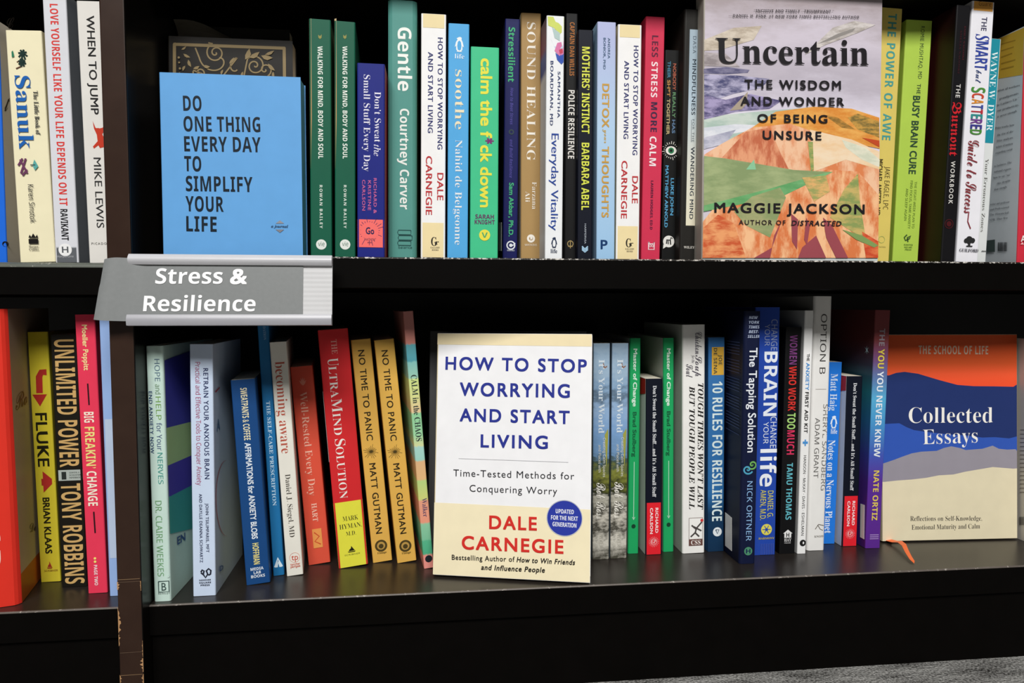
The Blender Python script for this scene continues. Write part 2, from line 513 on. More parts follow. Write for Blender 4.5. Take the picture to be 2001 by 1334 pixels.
    def FT(s, body, x0, y0, x1, y1, chpx, col, st='R', sp=1.0, res=4, slant=0.0):
        a0 = Vector(s.hit(*s.zoom(x0, y0))); a1 = Vector(s.hit(*s.zoom(x1, y1)))
        up = Vector(s.hit(*s.zoom(x0, y0 - chpx))) - a0
        vs, fs, a, b_ = letters(body, st, sp, res)
        q = up.length / 0.7; d = a1 - a0; n = Vector((-d.y, d.x)).normalized()
        e = s.lay(); V = []
        for x, y, kz in vs:
            p = a0 + d * ((x - a) / (b_ - a)) + n * (y * q) + d.normalized() * (slant * y * q)
            V.append((p.x, -e - kz, p.y))
        s.mb.add(V, fs, mat(col))
    def FD(s, x, y, rpx, col, r2=0.0, n=48):
        c = Vector(s.hit(*s.zoom(x, y))); r = (Vector(s.hit(*s.zoom(x + rpx, y))) - c).length
        e = s.lay(); A = [2 * math.pi * i / n for i in range(n)]
        V = [(c.x + r * math.cos(a), -e, c.y + r * math.sin(a)) for a in A]
        m = mat(col)
        if r2: s.mb.add(V + [(c.x + r * r2 * math.cos(a), -e, c.y + r * r2 * math.sin(a)) for a in A], [(i, (i + 1) % n, (i + 1) % n + n, i + n) for i in range(n)], m)
        else: s.mb.add(V, [tuple(range(n))], m)
    # finishing --------------------------------------------------------------------
    def done(s):
        rt = thing(s.name, s.label, 'book', s.group)
        rt.matrix_world = Matrix.Translation(s.O) @ s.R.to_4x4()
        s.root = rt
        s.mb.build('cover', rt)
        s.pg.build('page_block', rt)
        for nm, mb, lab in s.extra:
            o = mb.build(nm, rt)
            if lab: o['label'] = lab
        return s
    def twin(s, O, R, label):
        """another copy of this very book"""
        c = s.root.copy(); COL.objects.link(c)
        c['label'] = label
        c.matrix_world = Matrix.Translation(O) @ R.to_4x4()
        for ch in list(s.root.children):
            d = ch.copy(); COL.objects.link(d); d.parent = c
        return c
    def sticker(s, pts, right=False, name='price_sticker', label='white price sticker'):
        mb = MB(); V = []
        off = 0.0004
        for x, y in pts:
            a, z = s.hit_side(*s.zoom(x, y), right)
            V.append((s.W + off if right else -off, min(max(a, s.r + .0003), s.D), min(max(z, .001), s.H - .001)))
        n = len(V)
        V2 = [(x - (0.0003 if right else -0.0003), y, z) for x, y, z in V]
        mb.add(V + V2, [tuple(range(n)), tuple(range(2 * n - 1, n - 1, -1))] + [(i, (i + 1) % n, (i + 1) % n + n, i + n) for i in range(n)], mat('dfe0dd'))
        s.extra.append((name, mb, label))

def pose(TL, TR, BL, BR, shelf, y=None, yaw=0.0, H=None):
    zs = SHELF[shelf]
    if y is None:
        y = (at_z(*BL, zs).y + at_z(*BR, zs).y) / 2
    bl, br, tl, tr = (at_y(p[0], p[1], y) for p in (BL, BR, TL, TR))
    cb, ct = (bl + br) / 2, (tl + tr) / 2
    ax = ct - cb
    th = math.atan2(ax.x, ax.z)
    Wb = ((br - bl).length + (tr - tl).length) / 2 * math.cos(th) if shelf else 0
    W = Wb / math.cos(yaw)
    R = Matrix.Rotation(yaw, 3, 'Z') @ Matrix.Rotation(th, 3, 'Y')
    oz = zs + max(0.0, W * math.sin(th)) + 0.0002
    # horizontal place: the bottom edge seen in the picture
    ob = bl.copy()
    ob.z = oz
    Hh = (ct.z - zs - max(0, math.sin(th)) * W / 2) / math.cos(th)
    # shift so that the middle of the lower edge lies where it is seen
    ob.x = (ct.x - math.sin(th) * Hh) - math.cos(th) * W / 2 * math.cos(yaw)
    ob.y = y - (W / 2 * math.sin(yaw) if yaw > 0 else W / 2 * math.sin(yaw))
    return ob, R, W, Hh

def spine(name, label, TL, TR, BL, BR, shelf, col, zoom, y=None, yaw=0.0, D=0.14, left=None, right=None, pages='e6dfcd', hard=False, bulge=0.0, r=0.0012, group=None):
    s = Book()
    s.name, s.label, s.group = name, label, group or GROUP[shelf]
    s.zoom, s.k, s.mb, s.extra = zoom, 0, MB(), []
    yaw = math.radians(yaw)
    O, R, s.W, s.H = pose(TL, TR, BL, BR, shelf, y, yaw)
    s.W -= 0.0005; O = O + R @ Vector((0.00025, 0, 0)); O.z = max(O.z, SHELF[shelf] + 0.0002)
    if shelf in 'UV': s.H = min(s.H, 0.2475)
    s.D, s.r, s.bulge = D, r, bulge
    s.frame(O, R)
    s.c0 = ((TL[0] + TR[0]) / 2, (TL[1] + TR[1]) / 2); s.c1 = ((BL[0] + BR[0]) / 2, (BL[1] + BR[1]) / 2)
    g = lambda c: c if not isinstance(c, str) else mat(c)
    s.colour = col
    s.body(g(col), g(left or col), g(right or col), mat(pages, 0.8, 0.1, vary=0.1, scale=200), hard)
    return s

def facing(name, label, TL, TR, BL, BR, shelf, col, zoom, yl=None, yr=None, lean=4.0, T=0.02, spine_col=None, pages='e6dfcd', hard=False, group=None, top=None, r=0.0010):
    """a book turned cover outwards"""
    s = Book()
    s.name, s.label, s.group = name, label, group or GROUP[shelf]
    s.zoom, s.k, s.mb, s.extra = zoom, 0, MB(), []
    zs = SHELF[shelf]
    a = at_z(*BL, zs) if yl is None else at_y(*BL, yl)
    b = at_z(*BR, zs) if yr is None else at_y(*BR, yr)
    a.z = b.z = zs
    d = b - a; s.W = d.length
    yaw = math.atan2(d.y, d.x); ph = math.radians(lean)
    R = Matrix.Rotation(yaw, 3, 'Z') @ Matrix.Rotation(-ph, 3, 'X')
    a.z = zs + T * math.sin(ph) + 0.0002
    s.frame(a, R)
    s.H = (s.hit(*TL)[1] + s.hit(*TR)[1]) / 2 if top is None else top
    if shelf in 'UV': s.H = min(s.H, 0.2475)
    s.D, s.r, s.bulge = T, r, 0.0
    s.c0 = ((TL[0] + TR[0]) / 2, (TL[1] + TR[1]) / 2); s.c1 = ((BL[0] + BR[0]) / 2, (BL[1] + BR[1]) / 2)
    t = 0.0024 if hard else 0.0005; rec = 0.003 if hard else 0.0004
    m = mat(col) if isinstance(col, str) else col; ms = mat(spine_col) if spine_col else m
    W, H = s.W, s.H
    mb = s.mb
    # one wrapped cover: front board, spine at the left, back board
    rr = 0.0012
    outer = [(W, 0), (rr, 0)] + [(rr - rr * math.sin(q), rr - rr * math.cos(q)) for q in (math.pi / 6, math.pi / 3)] + [(0, rr), (0, T - rr), (rr, T), (W, T)]
    inner = [(W, t), (t + rr, t), (t + rr * .7, t), (t, t + rr * .3), (t, t + rr), (t, T - t - rr), (t + rr, T - t), (W, T - t)]
    k = len(outer)
    for i in range(k - 1):
        mm = m if i == 0 else ms if i < k - 2 else m
        q = [(outer[i][0], outer[i][1], 0), (outer[i + 1][0], outer[i + 1][1], 0), (outer[i + 1][0], outer[i + 1][1], H), (outer[i][0], outer[i][1], H)]
        p = [(inner[i][0], inner[i][1], 0), (inner[i + 1][0], inner[i + 1][1], 0), (inner[i + 1][0], inner[i + 1][1], H), (inner[i][0], inner[i][1], H)]
        mb.add(q, [(0, 3, 2, 1)], mm); mb.add(p, [(0, 1, 2, 3)], mm)
        mb.add([q[2], q[3], p[3], p[2]], [(0, 1, 2, 3)], mm); mb.add([q[0], q[1], p[1], p[0]], [(0, 1, 2, 3)], mm)
    for i in (0, k - 1):
        mb.add([(outer[i][0], outer[i][1], 0), (inner[i][0], inner[i][1], 0), (inner[i][0], inner[i][1], H), (outer[i][0], outer[i][1], H)], [(0, 1, 2, 3)], m)
    s.pg = MB(); s.pg.box((t + rr, t + .0001, rec), (W - rec - (0.0005 if not hard else .001), T - t - .0001, H - rec), mat(pages, .8, .1, vary=.1, scale=200))
    return s

ZA, ZBq, ZC, ZD = Zoom(0, 0, 2.566), Zoom(300, 0, 2.565), Zoom(580, 0, 2.567), Zoom(860, 0, 2.567)
ZE, ZF, ZG = Zoom(1140, 0, 2.565), Zoom(1340, 0, 2.564), Zoom(1700, 0, 2.565)
Za, Zb, Zc, Zd = Zoom(0, 570, 2.0219), Zoom(260, 600, 2.2235), Zoom(500, 600, 2.3), Zoom(820, 620, 2.4263)
Ze, Zf, Zg = Zoom(1140, 600, 2.567), Zoom(1400, 560, 2.3827), Zoom(1660, 580, 2.469)
PB, HB = 'paperback_book', 'hardcover_book'

def penguin(s, tc, y, h, col, inner):
    """little standing bird mark, h picture-crop rows high, on the spine"""
    k = h / 76.0; wx = lambda v: tc + v * k * s.zoom_t
    body = [(-4, -36), (4, -38), (12, -34), (11, -24), (17, -12), (23, 14), (16, 8), (16, 26), (10, 34), (16, 37), (-16, 37), (-10, 34), (-16, 26), (-16, 8), (-23, 14), (-17, -12), (-9, -24), (-14, -30)]
    s.G([(wx(a), y + b * k) for a, b in body], col)
    belly = [(0, -20), (8, -12), (11, 8), (8, 26), (0, 31), (-8, 26), (-11, 8), (-8, -12)]
    s.G([(wx(a), y + b * k) for a, b in belly], inner)

def set_zoom_t(s):
    """crop pixels -> fraction of the spine width"""
    z0, z1 = s.zat(s.zoom.y(300)), s.zat(s.zoom.y(310))
    s.zoom_t = abs(z1 - z0) / 10 / s.W

def flame(s, tc, y, k, col):
    s.G([(tc, y - 14 * k), (tc + .05, y - 4 * k), (tc + .09, y + 4 * k), (tc + .12, y + 8 * k), (tc - .1, y + 8 * k), (tc - .07, y + 1 * k), (tc - .02, y - 3 * k)], col)
    s.G([(tc - .14, y + 10 * k), (tc + .14, y + 10 * k), (tc + .1, y + 14 * k), (tc - .1, y + 14 * k)], col)

# ================================================== upper shelf, narrow bay
s = spine(HB, 'tall blue-spined book with a pale cover, cut by the frame beside the cream book', (-52, 40), (-6, 40), (-40, 513), (17, 512), 'V', '1d68d8', ZA, y=.012, D=.15, right='c9c2b6', hard=True)
s.H += .03
s.ST('C', 34, 148, 72, 138, 58, '2a2622', True, 'C')
s.ST('t', 22, 560, 50, 540, 60, '3a342c', True, 'C')
s.disc(.96, 1222, .0022, '0b0b0d')
s.done()

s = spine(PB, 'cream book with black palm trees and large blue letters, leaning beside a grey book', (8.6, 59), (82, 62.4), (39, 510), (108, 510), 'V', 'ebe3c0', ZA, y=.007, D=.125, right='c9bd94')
for (tc, y, k) in ((.45, 275, 1.0), (.42, 315, .8)):                     # two palms
    s.line([(tc, y), (tc - .05, y + 25 * k), (tc - .18, y + 38 * k)], .0005, '5a3a2a')
    for i in range(8):
        a = i * math.pi / 4 + .3
        s.line([(tc, y), (tc + .07 * math.cos(a) * k, y + 14 * math.sin(a) * k - 5), (tc + .13 * math.cos(a) * k, y + 27 * math.sin(a) * k)], .00075, '17302a')
s.G([(.15, 262), (.19, 255), (.22, 285), (.15, 290)], '2f7a5a')
s.T('Sanuk', 380, 748, .41, .43, '1a5fae', 'S')
s.T('The Little Book of', 456, 676, .75, .13, '20242c', 't')
for a in ((.36, 795, .2, 870), (.2, 800, .38, 870), (.27, 795, .14, 830), (.38, 850, .24, 880)):
    s.line([a[:2], a[2:]], .0008, '6a3a5a')
s.G([(.6, 800), (.7, 835), (.6, 855), (.54, 830)], '5aa6a0'); s.line([(.48, 828), (.62, 828)], .0004, '3a4a4a')
s.T('Karen Sinotok', 925, 1116, .45, .15, '2a2a2a', 'N')
s.G([(.3, 1198), (.57, 1198), (.57, 1222), (.3, 1222)], '16130f')
s.G([(.3, 1192), (.34, 1176), (.38, 1188), (.44, 1170), (.5, 1188), (.55, 1176), (.57, 1192)], '16130f')
s.HT('Harper', .3, .57, 1241, 11, '4a453a', 't'); s.HT('Collins', .3, .57, 1255, 11, '4a453a', 't')
s.done()

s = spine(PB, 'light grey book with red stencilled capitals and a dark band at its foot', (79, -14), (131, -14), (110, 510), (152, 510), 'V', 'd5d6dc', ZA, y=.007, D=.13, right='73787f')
s.T('LOVE YOURSELF LIKE YOUR LIFE DEPENDS ON IT', 20, 1030, .47, .33, 'd93a36', 'H', 1.08)
s.T('RAVIKANT', 1048, 1205, .47, .30, '1c1c20', 'H')
s.B(1243, 1330, '5f6267'); s.B(1238, 1243, 'a6a8ac')
s.disc(.45, 1252, .0052, 'e9e9e9'); s.HT('H', .31, .59, 1266, 30, '55585c', 'B')
s.HT('HarperOne', .1, .8, 1290, 10, 'b8babd', 'N')
s.done()

s = spine(PB, 'white book with thin black capitals and a leaping red figure, against the brown upright', (147, 2), (200, 4), (175, 510), (222, 510), 'V', 'dcd9d3', ZA, y=.009, D=.12, right='b9b4ac')
s.T('WHEN TO JUMP', 78, 574, .53, .31, '1d1d1d', 'b')
s.G([(.42, 606), (.52, 640), (.62, 645), (.8, 640), (.92, 625), (.84, 660), (.78, 672), (.88, 700), (.9, 735), (.66, 742), (.6, 728), (.42, 745), (.38, 735), (.58, 708), (.56, 675), (.46, 645)], 'bf3822')
s.disc(.62, 655, .0022, 'bf3822')
s.T('MIKE LEWIS', 790, 1142, .53, .30, '2a2a2a', 'R')
s.HT('PICADOR', .13, .86, 1226, 11, '5a5853', 'R', 1.3)
s.done()

# ================================================== upper shelf, wide bay
s = facing('hardcover_journal', 'dark journal with gold swirls on its cover, standing behind the blue book', (328, 70), (574, 80), (330, 498), (574, 498), 'U', '17130e', ZBq, yl=.052, yr=.052, lean=3, T=.018)
gold = '877450'
s.FL([(105, 430), (105, 220), (110, 220)], .0014, gold); s.FL([(100, 222), (660, 242)], .0014, gold); s.FL([(655, 238), (657, 430)], .0014, gold)
def spiral(cx, cy, r0, turns, a0, sgn, tail):
    P = []
    for i in range(44):
        t = i / 43; a = a0 + sgn * t * turns * 2 * math.pi; r = r0 * (t ** .8)
        P.append((cx + r * math.cos(a), cy + r * math.sin(a)))
    s.FL(P + tail, .00065, gold)
spiral(312, 265, 48, 1.7, 0, 1, [(275, 215)]); spiral(232, 365, 34, 1.4, 1, 1, [(320, 400)]); spiral(508, 330, 50, 1.7, 2, -1, [(450, 400)])
spiral(330, 290, 100, .5, 0, 1, [(210, 240)]); spiral(420, 350, 60, .4, 2.2, 1, [(350, 380)]); spiral(560, 350, 34, 1.2, 0, 1, [(620, 390)])
def leaf(x, y, l, a, wd):
    c, d = math.cos(a), math.sin(a)
    s.FP([(x + c * u * l - d * v * wd, y + d * u * l + c * v * wd) for u, v in ((0, 0), (.3, .8), (.6, .9), (1, 0), (.7, -.3), (.35, -.4))], gold)
for q in ((150, 270, 40, .5, 10), (140, 250, 30, -.6, 8), (175, 300, 40, 1.2, 12), (200, 345, 34, -.4, 12), (160, 330, 30, 2.0, 10), (380, 320, 40, -.9, 12), (460, 300, 60, -1.2, 20),
          (480, 290, 60, -.5, 18), (540, 280, 60, .2, 18), (575, 320, 50, .8, 14), (560, 275, 50, -.4, 12), (450, 360, 30, 1.8, 9), (350, 350, 30, 1.9, 9), (600, 360, 36, 1.4, 10), (250, 330, 36, .2, 12)):
    leaf(*q)
for q in ((128, 290, 6), (130, 315, 5), (134, 345, 6), (132, 368, 4)): s.FD(*q, gold, n=12)
s.done()

s = facing('hardcover_book', 'dark book at the back of the shelf whose curled cover lifts above the gold-swirled journal', (350, 56), (570, 52), (354, 498), (570, 498), 'U', '1a1814', ZBq, yl=.09, yr=.09, lean=2, T=.016)
mb = MB(); n = 14; V = []
for i in range(n + 1):
    t = i / n
    for j in range(5):
        u = j / 4
        lift = .012 * (1 - t) ** 1.3 * u
        V.append((.0 + .075 * t, -.0006 - .012 * u * u * (1 - t), s.H - .012 + lift + .004 * math.sin(t * 6) * u))
mb.add(V, [(i * 5 + j, (i + 1) * 5 + j, (i + 1) * 5 + j + 1, i * 5 + j + 1) for i in range(n) for j in range(4)], mat('5b564c'))
s.extra.append(('curled_cover', mb, 'pale curled upper corner of the cover'))
s.done()

s = facing('hardcover_journal', 'blue book facing out with seven lines of bold black capitals', (313, 143), (588, 149), (318.5, 497), (592, 498), 'U', '64a3dc', ZBq, yl=.008, yr=.008, lean=0.6, T=.022, pages='5fa8c4')
for body, x0, x1, y0, y1 in (('DO', 150, 242, 555, 556), ('ONE THING', 152, 536, 658, 662), ('EVERY DAY', 155, 538, 758, 763), ('TO', 155, 240, 857, 859), ('SIMPLIFY', 163, 497, 957, 962), ('YOUR', 162, 352, 1058, 1061), ('LIFE', 165, 317, 1158, 1161)):
    s.FT(body, x0, y0, x1, y1, 74, '14202b', 'H', 1.06)
s.FP([(634, 1104), (655, 1120), (612, 1120)], '8f9098'); s.FP([(612, 1150), (655, 1150), (634, 1166)], '7f8088')
s.FT('a journal', 590, 1140, 675, 1141, 14, '1b2a4a', 'X')
s.done()


# the two green walking books
def walking(TL, TR, BL, BR, label):
    s = spine(PB, label, TL, TR, BL, BR, 'U', '115a43', ZC, y=.009, yaw=3.5, D=.12, left=ramp_mat([(0, '2b6a50'), (.35, '7a8a5a'), (.5, 'c99a6a'), (1, 'd9b98a')], 'Z', 0, .2, .15, 40), right='0d4434', group='matching green books')
    s.G([(0, 96), (.10, 96), (.10, 600), (.04, 847), (0, 847)], ramp_mat([(0, '4a6a4a'), (.3, 'b08a5a'), (.6, 'cc9c68'), (1, 'c9b48a')], 'Z', .07, .2, .05, 40))
    s.G([(.42, 175), (.5, 182), (.58, 172), (.57, 190), (.5, 196), (.43, 190)], '8f8a4a')
    s.T('WALKING FOR MIND, BODY AND SOUL', 232, 796, .5, .22, 'e8efe6', 'H')
    s.T('ROWAN BAILEY', 928, 1145, .5, .13, 'd6e2d8', 'H', 1.3)
    s.disc(.5, 1226, .0044, 'e2e6e0'); s.HT('vie', .35, .65, 1234, 22, '3f6a58', 'N')
    return s.done()
walking((604, 36), (646, 40), (606, 494), (650, 495), 'dark green book with white lettering, beside the blue facing book')
walking((653, 40), (694.5, 44.5), (654, 497), (695, 498), 'dark green book with white lettering, beside the short navy book with a coral band')

s = spine(PB, 'short navy book with white serif title and a coral square near its foot', (697, 123), (752.5, 126), (697.6, 498), (752, 498.5), 'U', '19237c', ZC, y=.008, D=.11, right='b02a3a')
s.T('Don\u2019t Sweat', 459, 712, .75, .24, 'e3e0ef', 's'); s.T('the', 724, 782, .72, .22, 'e3e0ef', 'I')
s.T('Small Stuff Every Day', 376, 860, .36, .24, 'e3e0ef', 's')
s.T('RICHARD &', 893, 1070, .655, .11, 'c9639a', 'b', 1.1); s.T('KRISTINE', 905, 1055, .45, .11, 'c9639a', 'b', 1.1); s.T('CARLSON', 903, 1057, .24, .11, 'c9639a', 'b', 1.1)
s.B(1101, 1240, 'f46f6b')
s.rays(.45, 1160, .0078, .0135, 26, .00022, '3a2a5a', .1, .45)
s.HT('Go', .31, .62, 1174, 34, '2a2250', 'B'); s.HT('hachette', .27, .65, 1206, 13, '5a2a4a', 'N'); s.HT('BOOKS', .38, .55, 1220, 7, '5a2a4a', 'H')
s.done()

s = spine(HB, 'thick tall teal hardcover with large rounded white letters', (757, 1), (815.7, 1), (758.5, 498), (814, 499), 'U', '54938a', ZC, y=.030, D=.15, hard=True, bulge=.003)
s.T('Gentle', 137, 456, .57, .46, 'eef1ec', 'H'); s.T('Courtney Carver', 545, 1050, .57, .31, 'e6ebe6', 'H')
for k, (a, b_) in enumerate(((.36, .80), (.38, .84), (.36, .80))):
    y = 1165 + k * 27
    s.line([(b_, y - 11), (a, y - 11), (a - .03, y), (a, y + 11), (b_, y + 11), (b_, y - 11)], .00035, '1f4a48')
s.HT('balance', .36, .84, 1246, 12, '1f4a48', 'N')
s.done()

def worry_spine(TL, TR, BL, BR, z, y, rows, label):
    s = spine(PB, label, TL, TR, BL, BR, 'U', 'f0efee', z, y=y, D=.135, left='d9c99c', right='e8e4d8', group='white and cream copies of one paperback')
    r = rows
    s.B(r[0] - 60, r[1], 'e9d7a6'); s.B(r[2], r[3], 'eedba8')
    s.T('HOW TO STOP WORRYING', r[4], r[5], .77, .20, '31366f', 'b', 1.1); s.T('AND START LIVING', r[6], r[7], .38, .20, '31366f', 'b', 1.1)
    s.T('DALE', r[8], r[9], .79, .25, 'bf3237', 'b', 1.05); s.T('CARNEGIE', r[10], r[11], .33, .25, 'bf3237', 'b', 1.05)
    s.HT('G', .42, .66, r[12], 44, '2a2620', 'S'); s.HT('r', .60, .74, r[12] - 6, 24, '2a2620', 'S')
    s.HT('GALLERY', .4, .78, r[12] + 13, 8, '3a352c', 'S', 1.2); s.HT('BOOKS', .46, .72, r[12] + 25, 8, '3a352c', 'S', 1.2)
    return s.done()
worry_spine((822, 26), (873, 29.5), (822, 499), (870, 500), ZC, .012, (70, 140, 1117, 1290, 187, 748, 262, 667, 866, 1003, 783, 1078, 1232), 'white book with cream ends and red lettering, touching the thick teal hardcover')

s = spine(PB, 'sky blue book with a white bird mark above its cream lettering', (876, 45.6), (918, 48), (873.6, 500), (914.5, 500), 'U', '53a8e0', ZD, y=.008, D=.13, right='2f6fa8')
set_zoom_t(s); penguin(s, .52, 223, 76, 'e9eef0', '53a8e0')
s.HT('life', .3, .76, 294, 24, 'e6edf2', 's')
s.T('soothe', 350, 649, .56, .46, 'eadfc0', 's'); s.T('Nahid de Belgeonne', 702, 1228, .53, .34, 'e3e9ec', 's')
s.done()

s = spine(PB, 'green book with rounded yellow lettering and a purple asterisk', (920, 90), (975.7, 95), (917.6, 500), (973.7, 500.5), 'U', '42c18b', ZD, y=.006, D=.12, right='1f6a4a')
s.T('calm the f', 293, 692, .56, .40, 'e6e04a', 'B'); s.T('*', 692, 720, .58, .44, '7d2c72', 'B'); s.T('ck down', 728, 1040, .56, .40, 'e6e04a', 'B')
s.HT('SARAH', .18, .85, 1097, 21, '64305f', 'H'); s.HT('KNIGHT', .16, .88, 1124, 21, '64305f', 'H')
s.disc(.52, 1179, .0049, 'e8dc4a'); s.HT('V', .41, .63, 1192, 26, '4aa36a', 'H')
s.done()

s = spine(PB, 'dark navy book with green lettering at both ends of its spine', (988.5, 37), (1015, 38), (980, 501), (1013, 501), 'U', '121755', ZD, y=.032, D=.13, left='14172f')
s.T('Stressilient', 137, 411, .45, .42, '3fae74', 'H'); s.T('How to Beat Stress', 440, 625, .5, .2, '4c4796', 'J'); s.T('and Build Resilience', 700, 892, .5, .2, '4c4796', 'J')
s.disc(.5, 662, .0025, '2f3f4a', .0012)
s.T('Sam Akbar, Ph.D.', 916, 1186, .55, .3, '43b07a', 'B')
s.disc(.55, 1230, .0042, 'dfe3ea', .003, squash=1); s.disc(.55, 1230, .0016, 'dfe3ea'); s.line([(.62, 1232), (.78, 1226), (.84, 1218)], .0005, 'dfe3ea')
s.HT('ESSENTIALS', .3, .8, 1259, 7, 'c9cfda', 'H')
s.sticker([(309, 1115), (296, 1115), (296, 1258), (309, 1258)])
s.done()

s = spine(HB, 'tan book with large white serif capitals, between a navy and a white book', (1018, 25), (1057.5, 27), (1016.6, 502), (1056.7, 502), 'U', 'ab8a58', ZD, y=0.036, D=.14, left='e6e1d4', r=.0016)
s.T('SOUND HEALING', 112, 806, .52, .44, 'efe9de', 's', 1.06); s.T('Farzana', 912, 1048, .69, .23, 'f0eadf', 's'); s.T('Ali', 960, 1013, .35, .23, 'f0eadf', 's')
s.disc(.52, 1196, .0038, 'efe9de', .0018); s.G([(.46, 1186), (.56, 1180), (.6, 1196), (.5, 1204)], 'efe9de'); s.HT('WATKINS', .2, .82, 1233, 10, 'e6decf', 'N')
s.done()

s = spine(PB, 'white book with a painted blot of yellow, pink and blue at its top', (1067.6, 30), (1104, 33), (1064.5, 502), (1099, 502), 'U', 'eceef0', ZD, y=.008, yaw=1.5, D=.10,
          left=ramp_mat([(0, 'd6d9de'), (.77, 'd9dce2'), (.80, '2f4fa0'), (.86, '4a6ab0'), (.9, '8a4a6a'), (1, '4a3a5a')], 'Z', 0, .21, .05, 60))
s.G([(0, 84), (1, 84), (1, 150), (.95, 235), (.75, 280), (.5, 245), (.25, 200), (0, 150)], 'b9cfe0')
s.G([(0.05, 85), (.98, 85), (.98, 150), (.75, 170), (.4, 140), (.08, 130)], 'ccd66a'); s.G([(.3, 138), (.75, 165), (.75, 205), (.45, 190)], 'b3c9c6')
s.G([(.45, 255), (.6, 215), (.98, 205), (.97, 268), (.75, 282)], 'd67ba8'); s.G([(.5, 265), (.75, 280), (.98, 250), (.97, 310), (.85, 322), (.6, 300)], '3555b0'); s.G([(.7, 250), (.9, 240), (.92, 262), (.75, 270)], 'c2415a')
s.T('SAMANTHA', 358, 590, .72, .15, '33436f', 'b', 1.2); s.T('BOARDMAN, MD', 307, 630, .31, .17, '33436f', 'b', 1.15)
s.T('Everyday Vitality', 670, 1156, .53, .42, '21449a', 'R')
set_zoom_t(s); penguin(s, .52, 1216, 54, '26334f', 'eceef0'); s.HT('life', .32, .7, 1268, 20, '26334f', 'S')
s.done()

s = spine(PB, 'slim black book with orange author capitals above a white title', (1106, 26), (1129.6, 28), (1102, 502), (1126.5, 502), 'U', '131314', ZD, y=.026, D=.13)
s.T('CAPTAIN DAN WILLIS', 112, 380, .52, .38, 'b06c34', 'H'); s.T('POLICE RESILIENCE', 452, 796, .5, .52, 'e8e4de', 'H')
s.disc(.5, 1222, .003, 'a08a5a', .0022); s.line([(.3, 1235), (.7, 1235)], .0005, 'a08a5a'); s.line([(.5, 1205), (.5, 1245)], .0004, 'a08a5a')
s.done()

s = spine(PB, 'black-navy book with bright yellow capitals down its spine', (1130, 58), (1160, 60), (1127.6, 503), (1158, 503), 'U', '0b101f', ZD, y=.016, D=.13)
s.T('MOTHERS\u2019 INSTINCT', 235, 670, .5, .5, 'd9de52', 'H'); s.T('BARBARA ABEL', 716, 1053, .5, .5, 'd9de52', 'H')
s.T('HARPERVIA', 1122, 1222, .52, .11, 'c3cbd6', 'N')
for k in range(3): s.line([(.3, 1235 + 8 * k), (.5, 1248 + 8 * k), (.7, 1235 + 8 * k)], .0006, '9fc3dd')
s.done()

s = spine(PB, 'pale blue book with spaced gold capitals, beside the black-navy book', (1167, 43), (1204.7, 44), (1165, 503), (1201.6, 503), 'U', ramp_mat([(0, '9cc4e6'), (.6, 'b2cfea'), (1, 'b4bbdf')], 'Z', 0, .2, .1, 20), ZE, y=.014, yaw=1, D=.11, left='8fb0cf')
s.T('ANDREA', 190, 293, .62, .13, '43607f', 'b', 1.1); s.T('BONIOR, PHD', 190, 348, .38, .13, '43607f', 'b', 1.05)
s.T('DETOX', 420, 640, .46, .37, 'c99c48', 'B', 1.1); s.T('your', 648, 718, .5, .24, 'cda95a', 'C'); s.T('THOUGHTS', 734, 1090, .46, .37, 'c99c48', 'B', 1.1)
s.HT('P', .22, .6, 1247, 44, '153a6a', 'H'); s.G([(.22, 1208), (.32, 1208), (.32, 1248), (.22, 1248)], '153a6a')
s.done()

worry_spine((1207, 48), (1255, 49.5), (1203, 503), (1249, 504), ZE, .020, (110, 188, 1133, 1300, 228, 776, 306, 696, 882, 1018, 806, 1095, 1238), 'white book with cream ends and red lettering, touching the crimson book')

s = spine(PB, 'crimson book with white and dark capitals, leaning slightly right', (1262, 32.5), (1300, 34), (1252, 504), (1290, 504), 'U', 'cf3352', ZE, y=.034, D=.13)
s.T('LESS', 178, 286, .5, .32, '5f1c38', 'H', 1.1); s.T('STRESS', 310, 488, .5, .32, 'f2dfe2', 'H', 1.1); s.T('MORE', 512, 661, .52, .32, '3a2444', 'H', 1.1); s.T('CALM', 684, 832, .5, .34, 'f4e6e8', 'H', 1.1)
s.T('LAUREN HODGES, ED.D', 905, 1150, .5, .13, '5a1a3c', 'H')
s.line([(.38, 1212), (.45, 1222), (.6, 1222), (.68, 1212), (.68, 1250), (.38, 1250), (.38, 1212)], .0005, 'f0d5da'); s.disc(.46, 1232, .0012, 'f0d5da', .0007); s.disc(.6, 1232, .0012, 'f0d5da', .0007)
s.done()

s = spine(PB, 'black book with small coloured capitals in two lines and a green eye', (1300.6, 98), (1329, 99), (1291, 504), (1323.5, 504), 'U', '101111', ZE, y=.040, D=.09)
for body, a, b_, tc, col in (('NOBODY', 318, 452, .64, 'a85a44'), ('REALLY', 462, 590, .64, '5f8a62'), ('HAS', 600, 668, .64, '5d7a9a'), ('THEIR', 308, 392, .27, '45809a'), ('SH*T', 402, 486, .27, 'b5854a'), ('TOGETHER', 496, 676, .27, 'b9a878')):
    s.T(body, a, b_, tc, .2, col, 'B')
s.rays(.5, 755, .0062, .0092, 22, .0003, 'd9d6cc', .1, .2)
s.G([(.5 + .36 * math.cos(a), 755 + 22 * math.sin(a)) for a in [i * math.pi / 12 for i in range(24)]], 'e9e7df')
s.disc(.5, 755, .0029, '2f7a50'); s.disc(.5, 755, .0013, '0f1a14')
s.T('LUKE JOHN', 893, 1079, .62, .2, '58a2cb', 'B'); s.T('MATTHEW ARNOLD', 830, 1140, .25, .2, '58a2cb', 'B')
s.disc(.45, 1210, .0056, 'e6e4de'); s.G([(.1, 1225), (.08, 1247), (.3, 1236)], 'e6e4de')
